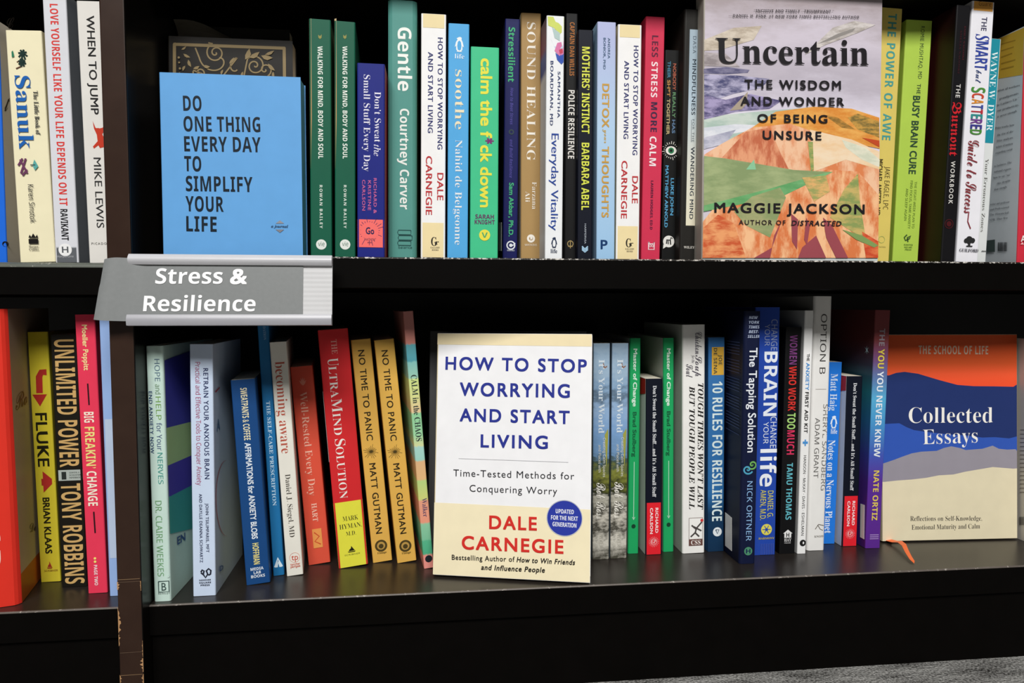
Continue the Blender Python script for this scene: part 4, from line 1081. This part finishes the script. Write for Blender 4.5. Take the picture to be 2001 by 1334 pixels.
# two painted-landscape books
def world(TL, TR, BL, BR, label):
    art = ramp_mat([(0, '4a483e'), (.1, 'd0ccc0'), (.16, '3a382f'), (.22, 'cfcabd'), (.27, '45433a'), (.33, 'b9b6a8'), (.37, '23271d'), (.45, '7f8238'), (.52, '3f4f45'), (.57, '6b8fb4'), (.68, '7aa0cc'), (.8, '94b2d4'), (.87, '5f7488'), (.92, '86a5c4'), (1, '9db6cc')], 'Z', 0, .19, .26, 60, (1.6, 1, 3))
    s = spine(PB, label, TL, TR, BL, BR, 'L', art, Ze, D=.12, left='6a7a86', group='matching painted-landscape books')
    s.G([(.55, 285), (1, 240), (1, 320), (.8, 300), (.65, 310)], '8a5a3a'); s.G([(.7, 640), (.9, 610), (1, 680), (1, 780), (.8, 800)], 'a0a04a')
    s.T('It\u2019s Your World', 262, 632, .5, .36, 'd5e0e8', 'S'); s.T('Creating Calm Spaces', 655, 852, .68, .15, 'e3e2d6', 'N'); s.T('and Places with', 690, 828, .4, .15, 'e3e2d6', 'N')
    s.T('Bob Ross', 880, 1060, .52, .62, 'efece2', 'C'); s.T('UNIVERSE', 1120, 1232, .52, .22, 'b9b6aa', 'N', 1.2)
    return s
s = world((1159.5, 671), (1192.6, 671), (1157.5, 1094), (1190.6, 1092), 'painted-landscape book right beside the white facing cover'); s.done()
O, R, _, _ = pose((1196.5, 670.5), (1229.6, 671), (1192.6, 1092), (1225.7, 1089.5), 'L')
s.twin(O, R, 'painted-landscape book pressed against a green book')

def master(TL, TR, BL, BR, label):
    s = spine(PB, label, TL, TR, BL, BR, 'L', '1fa35f', Ze, D=.13, left='b3b5ae', group='matching bright green books', r=.0018)
    s.T('Master of Change', 208, 498, .5, .34, 'd9efe0', 'B'); s.T('Brad Stulberg', 525, 750, .5, .34, '155c3a', 'B')
    s.line([(.5, 775), (.5, 1062)], .0003, 'b9e0c8'); s.line([(.38, 1052), (.5, 1066), (.62, 1052)], .0003, 'b9e0c8'); s.disc(.5, 1098, .0022, '14402c')
    return s
s = master((1230.8, 661), (1253, 661), (1226.5, 1082.5), (1248, 1080.5), 'bright green book beside the painted-landscape pair'); s.done()
O, R, _, _ = pose((1296.6, 661), (1320, 661), (1296, 1079), (1319.4, 1077), 'L')
s.twin(O, R, 'bright green book touching the thick white book with black italic capitals')

def small_stuff(TL, TR, BL, BR, label, zoom):
    s = spine(PB, label, TL, TR, BL, BR, 'L', '0b101f', zoom, D=.12, left='d9d9d6', group='matching small navy and red books')
    s.B(980, 1260, 'e2232f')
    s.T('Don\u2019t Sweat the Small Stuff\u2026and It\u2019s All Small Stuff', 393, 952, .52, .22, 'e6e8ec', 'S')
    s.T('RICHARD', 1006, 1132, .68, .17, 'f6e2e2', 'B', 1.05); s.T('CARLSON', 1006, 1136, .36, .17, 'f6e2e2', 'B', 1.05)
    s.disc(.5, 1176, .0032, 'f2c9cb', .0028); s.HT('GP', .38, .62, 1184, 18, 'f6e2e2', 's'); s.rays(.5, 1176, .0036, .0055, 18, .00015, 'f2a9ad')
    s.SP([(270, 340), (320, 340), (320, 437), (270, 437)], 'b52a24', False)
    return s
s = small_stuff((1262, 741), (1295.8, 739), (1260.8, 1084), (1293.6, 1083), 'small navy book with a red foot, between the two bright green books', Ze); s.done()
O, R, _, _ = pose((1656, 734), (1689.6, 733), (1645, 1067), (1678.5, 1067), 'L')
s.twin(O, R, 'small navy book with a red foot, beside the tall purple book')

s = spine(PB, 'thick white book with heavy black italic capitals in two lines', (1333.6, 635), (1378.8, 634.5), (1333, 1082), (1377.6, 1079.5), 'L', 'efeeea', Ze, D=.13, left='c3c4bd', r=.0022)
s.T('Chicken', 125, 235, .72, .34, '5a5660', 'C'); s.T('Soup', 240, 348, .72, .34, '5a5660', 'C'); s.T('for the', 240, 280, .46, .12, '5a5660', 'I'); s.T('Soul', 285, 352, .32, .34, '5a5660', 'C')
s.line([(.58, 130), (.58, 235)], .0003, '8a8690')
s.T('TOUGH TIMES WON\u2019T LAST', 382, 1016, .80, .25, '211f1e', 'X'); s.T('BUT TOUGH PEOPLE WILL', 395, 1012, .42, .25, '211f1e', 'X')
s.G([(.28, 1055), (.90, 1055), (.90, 1195), (.28, 1195)], '8a7f7a'); s.G([(.3, 1058), (.88, 1058), (.88, 1162), (.3, 1162)], 'f3f2ee'); s.G([(.28, 1162), (.90, 1162), (.90, 1195), (.28, 1195)], '6a4a44')
s.HT('CSS', .38, .80, 1190, 23, 'f0ece6', 'S')
for p, q in (((.5, 1100), (.62, 1108)), ((.62, 1108), (.86, 1078)), ((.62, 1108), (.84, 1122)), ((.62, 1108), (.56, 1130)), ((.56, 1130), (.36, 1150)), ((.56, 1130), (.74, 1150)), ((.4, 1092), (.6, 1112))): s.line([p, q], .0008, '4a4644')
s.disc(.86, 1069, .0016, 'd23a3a')
s.done()

s = spine(PB, 'blue book with tall white condensed capitals and an ochre patch near its head', (1384.6, 660), (1416.6, 659), (1382.3, 1080), (1415.4, 1075), 'L', ramp_mat([(0, '12304e'), (.2, '153a5c'), (.3, '2d6ba6'), (1, '3a74b0')], 'Z', 0, .2, 0), Ze, D=.13, left='24507a')
s.G([(.2, 200), (.94, 200), (.94, 340), (.2, 340)], 'd6a840'); s.T('JOE', 238, 290, .72, .2, '4a4a3a', 'H'); s.T('DE SENA', 205, 335, .42, .2, '4a4a3a', 'H')
s.T('10 RULES FOR RESILIENCE', 372, 1072, .55, .6, 'd9e9ea', 'H'); s.disc(.58, 1126, .0048, 'dfe6ea'); s.line([(.48, 1116), (.68, 1116), (.58, 1136), (.48, 1116)], .0005, '1a3a5a')
s.done()

s = spine(HB, 'dark navy book with a white title and a green and blue swirl', (1456, 607), (1487, 609), (1443.5, 1101), (1477.5, 1102), 'L', '0f1736', Zf, D=.15, left='0c1128', r=.003)
for k, q in enumerate(('NEW', 'YORK', 'TIMES', 'BEST-', 'SELLER')): s.HT(q, .26 - .06 * (k == 4), (.80, .92, .92, .88, .94)[k], 150 + 22 * k, 13, 'aab6cf', 'J')
s.T('The Tapping Solution', 284, 771, .58, .48, 'e6eaf2', 'b')
for sg, cy_, col in ((1, 828, '6fae5a'), (-1, 850, '4fa0c0')):
    P = []
    for i in range(26):
        t = i / 25; a = t * 9.0 * sg + (0 if sg > 0 else math.pi); r = .4 * t
        P.append((.52 + .14 * sg + r * math.cos(a) * .8, cy_ + r * math.sin(a) * 58))
    s.line(P, .0008, col)
s.T('NICK ORTNER', 905, 1182, .53, .32, '8fb9e6', 'N'); s.disc(.52, 1230, .0042, '4a8a6a'); s.HT('H', .38, .66, 1240, 20, '16204a', 'H')
for k in range(26):
    y = 250 + k * 13 + (k // 5) * 16
    if y < 690: s.SP([(48 + k % 3, y), (110, y + 8 + k), (110, y + 12 + k), (48 + k % 3, y + 3)], '3a4468', False)
s.sticker([(42, 1050), (72, 1075), (72, 1230), (42, 1205)])
s.done()

s = spine(PB, 'royal blue book with oversized white lettering behind the navy swirl book', (1476, 600), (1524.6, 601), (1466, 1085), (1515.4, 1083.5), 'L', '2347a8', Zf, D=.13)
s.T('CHANGE', 152, 297, .78, .24, '9aa6c9', 'N'); s.T('YOUR', 175, 275, .5, .2, '9aa6c9', 'N'); s.T('BRAIN', 302, 602, .66, .52, 'e6ecf6', 'H'); s.T('CHANGE', 605, 751, .82, .24, 'dfe7f4', 'N'); s.T('YOUR', 630, 730, .52, .2, 'dfe7f4', 'N')
s.T('life', 755, 930, .62, .62, 'eef2f8', 'H'); s.T('DANIEL G.', 950, 1076, .76, .22, 'e3d95a', 'N'); s.T('AMEN, M.D.', 945, 1085, .46, .22, 'e3d95a', 'N')
s.disc(.62, 1130, .0058, 'e0d65a'); s.rays(.62, 1130, .001, .0045, 6, .0004, '2347a8'); s.disc(.62, 1130, .0016, '2347a8'); s.HT('HARMONY', .3, .95, 1175, 9, 'c9b84a', 'S')
for k in range(8): s.G([(.4 + k * .07, 1195), (.42 + k * .07, 1195), (.42 + k * .07, 1246), (.4 + k * .07, 1246)], '4a5aa8')
s.done()

s = spine(PB, 'black book with red, green and pink condensed capitals', (1536, 640), (1567, 640), (1522, 1083), (1554, 1080), 'L', '0e0e10', Zf, D=.13)
s.T('WOMEN', 225, 362, .5, .46, '7a3f7a', 'H'); s.T('WHO WORK', 370, 578, .5, .46, 'd9352e', 'H'); s.T('TOO', 588, 663, .5, .5, 'a9d67a', 'H'); s.T('MUCH', 668, 781, .5, .46, 'd9355f', 'H'); s.T('TAMU THOMAS', 820, 1084, .5, .36, '63b8c6', 'H')
s.G([(.2, 1148), (.5, 1130), (.8, 1148), (.72, 1148), (.72, 1168), (.28, 1168), (.28, 1148)], 'e6e6e6'); s.HT('H', .4, .6, 1165, 20, '151517', 'H'); s.HT('HAY', .28, .74, 1185, 14, 'e6e6e6', 'S'); s.HT('HOUSE', .3, .7, 1194, 5, 'e6e6e6', 'N')
s.done()

s = spine(PB, 'slim white book with a blue cross halfway down its spine', (1574, 607), (1589.7, 607), (1556.5, 1081.5), (1576, 1082), 'L', 'efefee', Zf, D=.12, left='c9cbca')
s.T('THE', 312, 346, .52, .3, '2a2a2a', 'B'); s.T('ANXIETY', 354, 482, .52, .4, '4c94d6', 'B', 1.08); s.T('FIRST AID KIT', 490, 681, .52, .4, '232323', 'B', 1.08)
s.G([(.42, 711), (.58, 711), (.58, 720), (.8, 720), (.8, 731), (.58, 731), (.58, 741), (.42, 741), (.42, 731), (.2, 731), (.2, 720), (.42, 720)], '4c94d6')
s.T('HANSON \u00b7 McKAY \u00b7 DAVIS \u00b7 ESHELMAN', 785, 1157, .52, .3, '3a3a3a', 'N'); s.disc(.6, 1192, .0034, '1e1e1e'); s.disc(.66, 1192, .0014, 'efefee', squash=.6)
s.done()

s = spine(HB, 'tall white book with thin grey capitals and the tallest spine of the lower row', (1590.5, 580), (1628.7, 578), (1577.8, 1076), (1610.7, 1075), 'L', 'e9e8e5', Zf, D=.14, left='a3a29c', r=.003)
s.T('OPTION B', 127, 406, .55, .32, '3f3d3c', 'N'); s.line([(.2, 477), (.8, 477)], .00018, '8a8078'); s.T('SHERYL SANDBERG', 547, 948, .80, .26, '6a6866', 'N'); s.T('ADAM GRANT', 610, 890, .36, .26, '6a6866', 'N')
s.line([(.42, 1128), (.6, 1106), (.9, 1112)], .0004, '6a645c'); s.line([(.55, 1108), (.7, 1128), (.86, 1134)], .0003, '6a645c'); s.HT('KNOPF', .38, .92, 1166, 9, '8a8680', 'S')
s.done()

s = spine(PB, 'bright blue book with white serif words, partly behind the tall white book', (1617, 708), (1645, 707), (1600, 1063), (1633, 1062), 'L', '2277d8', Zf, D=.12)
s.T('Matt Haig', 405, 577, .52, .46, 'c9d9ee', 'S'); set_zoom_t(s); penguin(s, .6, 630, 60, 'dfe9f4', '2277d8'); s.HT('life', .42, .85, 684, 22, 'e3ecf6', 'S')
s.T('Notes on a Nervous Planet', 714, 1147, .52, .46, 'dfe9f6', 'S')
s.done()

s = spine(PB, 'purple book fading through blue to dark red at the top, with white and yellow capitals', (1712.7, 607), (1738.7, 605), (1688.7, 1072), (1722, 1070.5), 'L',
          ramp_mat([(0, '5b2a8c'), (.32, '5a2f96'), (.45, '4457b4'), (.62, '4a9ad0'), (.72, '58aed8'), (.8, '5b82b4'), (.9, '6a4a78'), (1, '7a3a3c')], 'Z', 0, .22, 0), Zf, D=.14,
          left=ramp_mat([(0, '4a2478'), (.32, '4a2a86'), (.45, '3a3f9a'), (.62, '2a6a9a'), (.75, '2a7a8a'), (.88, '3a3a4a'), (1, '5a2a2a')], 'Z', 0, .22, 0))
s.T('THE', 195, 276, .5, .36, '9a8f98', 'H'); s.T('YOU', 290, 380, .5, .4, 'dcc94a', 'H'); s.T('YOU NEVER KNEW', 394, 793, .5, .4, 'e6ecf4', 'H'); s.T('NATE ORTIZ', 855, 1087, .52, .36, 'e3c95a', 'H')
for k in range(3): s.G([(.26, 1152 + 9 * k), (.86, 1152 + 9 * k), (.86, 1157 + 9 * k), (.26, 1157 + 9 * k)], '9a7cba')
for k in range(4):
    a = k * math.pi / 4; c_, d_ = 14 * math.cos(a), 20 * math.sin(a)
    s.SP([(702 - c_, 295 - d_), (702 + c_ * .1 + 2, 295 + d_ * .1), (702 + c_, 295 + d_), (702 - 2, 295)], 'b9d6dc', False)
s.sticker([(672, 1010), (690, 1016), (688, 1175), (670, 1165)])
s.done()

s = facing(HB, 'cloth hardcover facing out with torn-paper hills under a red sky', (1738.5, 651), (2003, 656), (1724, 1060), (1987.5, 1054), 'L', 'e3d8b8', Zg, lean=3, T=.026, hard=True, spine_col='d9cca8')
def hills(pts, m): s.FP([(100, pts[0][1])] + pts + [(900, pts[-1][1]), (900, 1300), (100, 1300)], m)
zlo, zhi = s.hit(*Zg(500, 430))[1], s.hit(*Zg(500, 320))[1]
s.FP([(100, 100), (900, 100), (900, 1300), (100, 1300)], ramp_mat([(0, 'f2532f'), (.55, 'ee5a34'), (1, 'd4562a')], 'Z', zlo, zhi, .15, 30))
hills([(190, 378), (225, 366), (265, 361), (330, 370), (430, 400), (520, 424), (600, 430), (700, 431), (790, 433), (815, 422), (842, 410)], '23346a')
hills([(175, 612), (240, 609), (275, 628), (310, 642), (380, 652), (470, 662), (560, 668), (640, 678), (700, 676), (770, 682), (835, 672)], '3358b4')
hills([(165, 802), (215, 785), (260, 768), (300, 754), (345, 746), (420, 742), (455, 728), (490, 720), (530, 728), (560, 738), (640, 732), (690, 717), (720, 732), (760, 736), (800, 734), (835, 742)], '97929c')
hills([(165, 892), (230, 885), (300, 880), (370, 872), (430, 860), (500, 856), (560, 842), (620, 832), (690, 820), (740, 824), (790, 828), (835, 826)], 'e3d8b8')
s.FT('THE SCHOOL OF LIFE', 332, 275, 668, 277, 40, 'd0b09a', 'H', 1.08); s.FT('Collected', 285, 608, 690, 606, 78, 'f4f1ea', 's', 1, 6); s.FT('Essays', 354, 711, 618, 702, 74, 'f4f1ea', 's', 1, 6)
s.FT('Reflections on Self-Knowledge,', 292, 1080, 638, 1078, 24, '45403a', 's', 1, 3); s.FT('Emotional Maturity and Calm', 299, 1122, 628, 1116, 24, '45403a', 's', 1, 3)
# hinge groove
mb = MB()
Q = [(at_z(*Zg(x, y), ZL + .0012)) for x, y in ((170, 1178), (205, 1192), (232, 1204), (252, 1222), (268, 1245), (290, 1270), (312, 1284))]
Q2 = [(at_z(*Zg(x, y), ZL + .0012)) for x, y in ((200, 1178), (228, 1190), (252, 1202), (272, 1220), (284, 1240), (300, 1262), (314, 1278))]
hts = (.002, .003, .0055, .006, .004, .002, .0008)
V = []
for p, q, h in zip(Q, Q2, hts):
    for t, dz in ((p, 0), (q, .0012)):
        v = Vector((t.x, t.y, ZL + h + dz)); V.append(s.loc(v))
n = len(V)
mb.add(V + [v + Vector((0, 0, .0003)) for v in V], [(2 * i, 2 * i + 1, 2 * i + 3, 2 * i + 2) for i in range(n // 2 - 1)] + [(n + 2 * i, n + 2 * i + 2, n + 2 * i + 3, n + 2 * i + 1) for i in range(n // 2 - 1)], mat('ef7038', .35))
s.extra.append(('ribbon_bookmark', mb, 'orange satin ribbon trailing over the shelf'))
s.done()

s = spine(PB, 'greyish white book cut by the frame, next to the torn-paper hills hardcover', (2044, 664), (2095, 664), (2028, 1048), (2080, 1048), 'L', 'b9b4ae', Zg, y=.046, D=.05, left='bdb9b2')
for k in range(16): s.SP([(824, 640 + k * 20), (846, 640 + k * 20), (846, 643 + k * 20), (824, 643 + k * 20)], '6a655f', False)
for k in range(6): s.SP([(822 + 4 * k, 1060), (824 + 4 * k, 1060), (824 + 4 * k, 1100), (822 + 4 * k, 1100)], '2b2d30', False)
s.done()

# ================================================== the section sign
sg = thing('shelf_sign', 'grey section sign with white lettering in a plastic holder clipped to the shelf edge', 'sign')
grey_m = mat('b5b3b6', 0.35, 0.5, vary=.05); lip_m = mat('a0a0a6', 0.3, 0.5, vary=.05); ridge_m = mat('cacacb', 0.35, 0.5, vary=.05)
ys = -.0175
TLp, TRp = at_y(257, 496, ys), at_y(650, 500, ys)
BLp, BRp = at_y(243.5, 635, ys - .008), at_y(647.5, 636, ys - .008)
W = (TRp.x - TLp.x + BRp.x - BLp.x) / 2; zt = (TLp.z + TRp.z) / 2; zb = (BLp.z + BRp.z) / 2
tilt = math.atan2(.008, zt - zb); H = (zt - zb) / math.cos(tilt)
O = Vector(((TLp.x + BLp.x) / 2, ys - .008, zb))
R = Matrix.Rotation(-tilt, 3, 'X')
sg.matrix_world = Matrix.Translation(O) @ R.to_4x4()
Ri = R.transposed()
n_ = R @ Vector((0, 1, 0))
def SL(px, py, off=0.0):
    p = Ri @ (on_plane(px, py, O + n_ * off, n_) - O); return p.x, p.z
# backing channel with fine ridges and two rolled lips
mb = MB()
k = 30
P = [(.0, .004), (.0, .004)]
zz = [H * i / k for i in range(k + 1)]
prof = []
for i, z in enumerate(zz): prof.append((.0012 if i % 2 else .00127, z))
V = []
for x in (0, W):
    for y, z in prof: V.append((x, y, z))
    for y, z in prof: V.append((x, .0032, z))
m_ = k + 1
F = []
for i in range(k): F += [(i, 2 * m_ + i, 2 * m_ + i + 1, i + 1), (m_ + i, m_ + i + 1, 3 * m_ + i + 1, 3 * m_ + i)]
F += [(0, m_, 3 * m_, 2 * m_), (k, 2 * m_ + k, 3 * m_ + k, m_ + k)]
F += [tuple(list(range(m_)) + list(range(2 * m_ - 1, m_ - 1, -1))), tuple(list(range(3 * m_ - 1, 2 * m_ - 1, -1)) + list(range(3 * m_, 4 * m_)))]
mb.add(V, F, ridge_m); mb.build('holder_back', sg)
def lip(z0, z1, bulge, nm, lip_m):
    mb = MB(); n = 10; prof = [(.0012, z0)]
    for i in range(n + 1):
        t = i / n; prof.append((-.0012 - bulge * math.sin(math.pi * t), z0 + (z1 - z0) * t))
    prof.append((.0012, z1))
    mb.prism(prof, 0, 0, W, lip_m)
    o = mb.build(nm, sg); return o
# prism axis 0 expects (y, z) pairs
lip(H - .0085, H, .0022, 'holder_lip', mat('c4c4c8', 0.3, 0.5, vary=.05)); lip(0, .0088, .0010, 'holder_lip', lip_m)  # upper lip paler, lower lip greyer: light and shade put into their colours
# clips holding it to the shelf board
for fx in (.3, .8):
    mb = MB()
    a = Ri @ (Vector((O.x + W * fx, -.0015, ZU - .020)) - O)
    mb.box((a.x - .008, .003, a.z - .003), (a.x + .008, a.y, a.z + .006), ridge_m)
    mb.build('mounting_clip', sg)
# the printed insert, its left end curling out of the holder
ins = MB()
x1 = SL(592, 560, .0004)[0]
zlo_, zhi_ = .0035, H - .0035
N = 24
xl = SL(192, 570)[0]
def insert_pt(u, v):
    """u along the strip from its left end, v from bottom to top"""
    x0t, x0b = SL(208, 512)[0], SL(187, 634)[0]
    xl_ = x0b + (x0t - x0b) * v
    x = xl_ + (x1 - xl_) * u
    z = zlo_ + (zhi_ - zlo_) * v
    out = max(0.0, 1 - (x - xl_) / .032)
    y = .0004 - .010 * out ** 1.8 + .006 * out ** 5
    lift = .0016 * max(0, 1 - (x - xl_) / .012) ** 2 * (1 if v > .5 else -0.6)
    return (x, y, z - lift)
nu, nv = 60, 8
V = [insert_pt((i / nu) ** 1.6, j / nv) for i in range(nu + 1) for j in range(nv + 1)]
ins.add(V, [(i * (nv + 1) + j, (i + 1) * (nv + 1) + j, (i + 1) * (nv + 1) + j + 1, i * (nv + 1) + j + 1) for i in range(nu) for j in range(nv)], mat('7d8080', 0.42, 0.5, vary=.08, scale=300))
def sign_text(body, x0, y0, x1_, y1, chpx, st='H'):
    a0, b0 = SL(x0, y0), SL(x1_, y1); up = SL(x0, y0 - chpx)
    vs, fs, lo, hi = letters(body, st, 1.0, 8)
    q = (up[1] - a0[1]) / .70; L = b0[0] - a0[0]
    V = []
    for x, y, kz in vs:
        t = (x - lo) / (hi - lo)
        V.append((a0[0] + L * t + .05 * y * q - .025 * q * .7, .0000 - kz, a0[1] + (b0[1] - a0[1]) * t + y * q))
    ins.add(V, fs, mat('f7f7f8', .4, .4))
ZS = Zoom(170, 470, 3.9235)
sign_text('Stress', *ZS(525, 330), *ZS(1040, 330), 115 / 3.9235)
sign_text('&', *ZS(1098, 330), *ZS(1230, 330), 115 / 3.9235, 'B')
sign_text('Resilience', *ZS(432, 541), *ZS(1292, 541), 116 / 3.9235)
o = ins.build('sign_insert', sg); o['label'] = 'grey printed card whose left end curls out of the holder'
for p in o.data.polygons: p.use_smooth = len(p.vertices) == 4
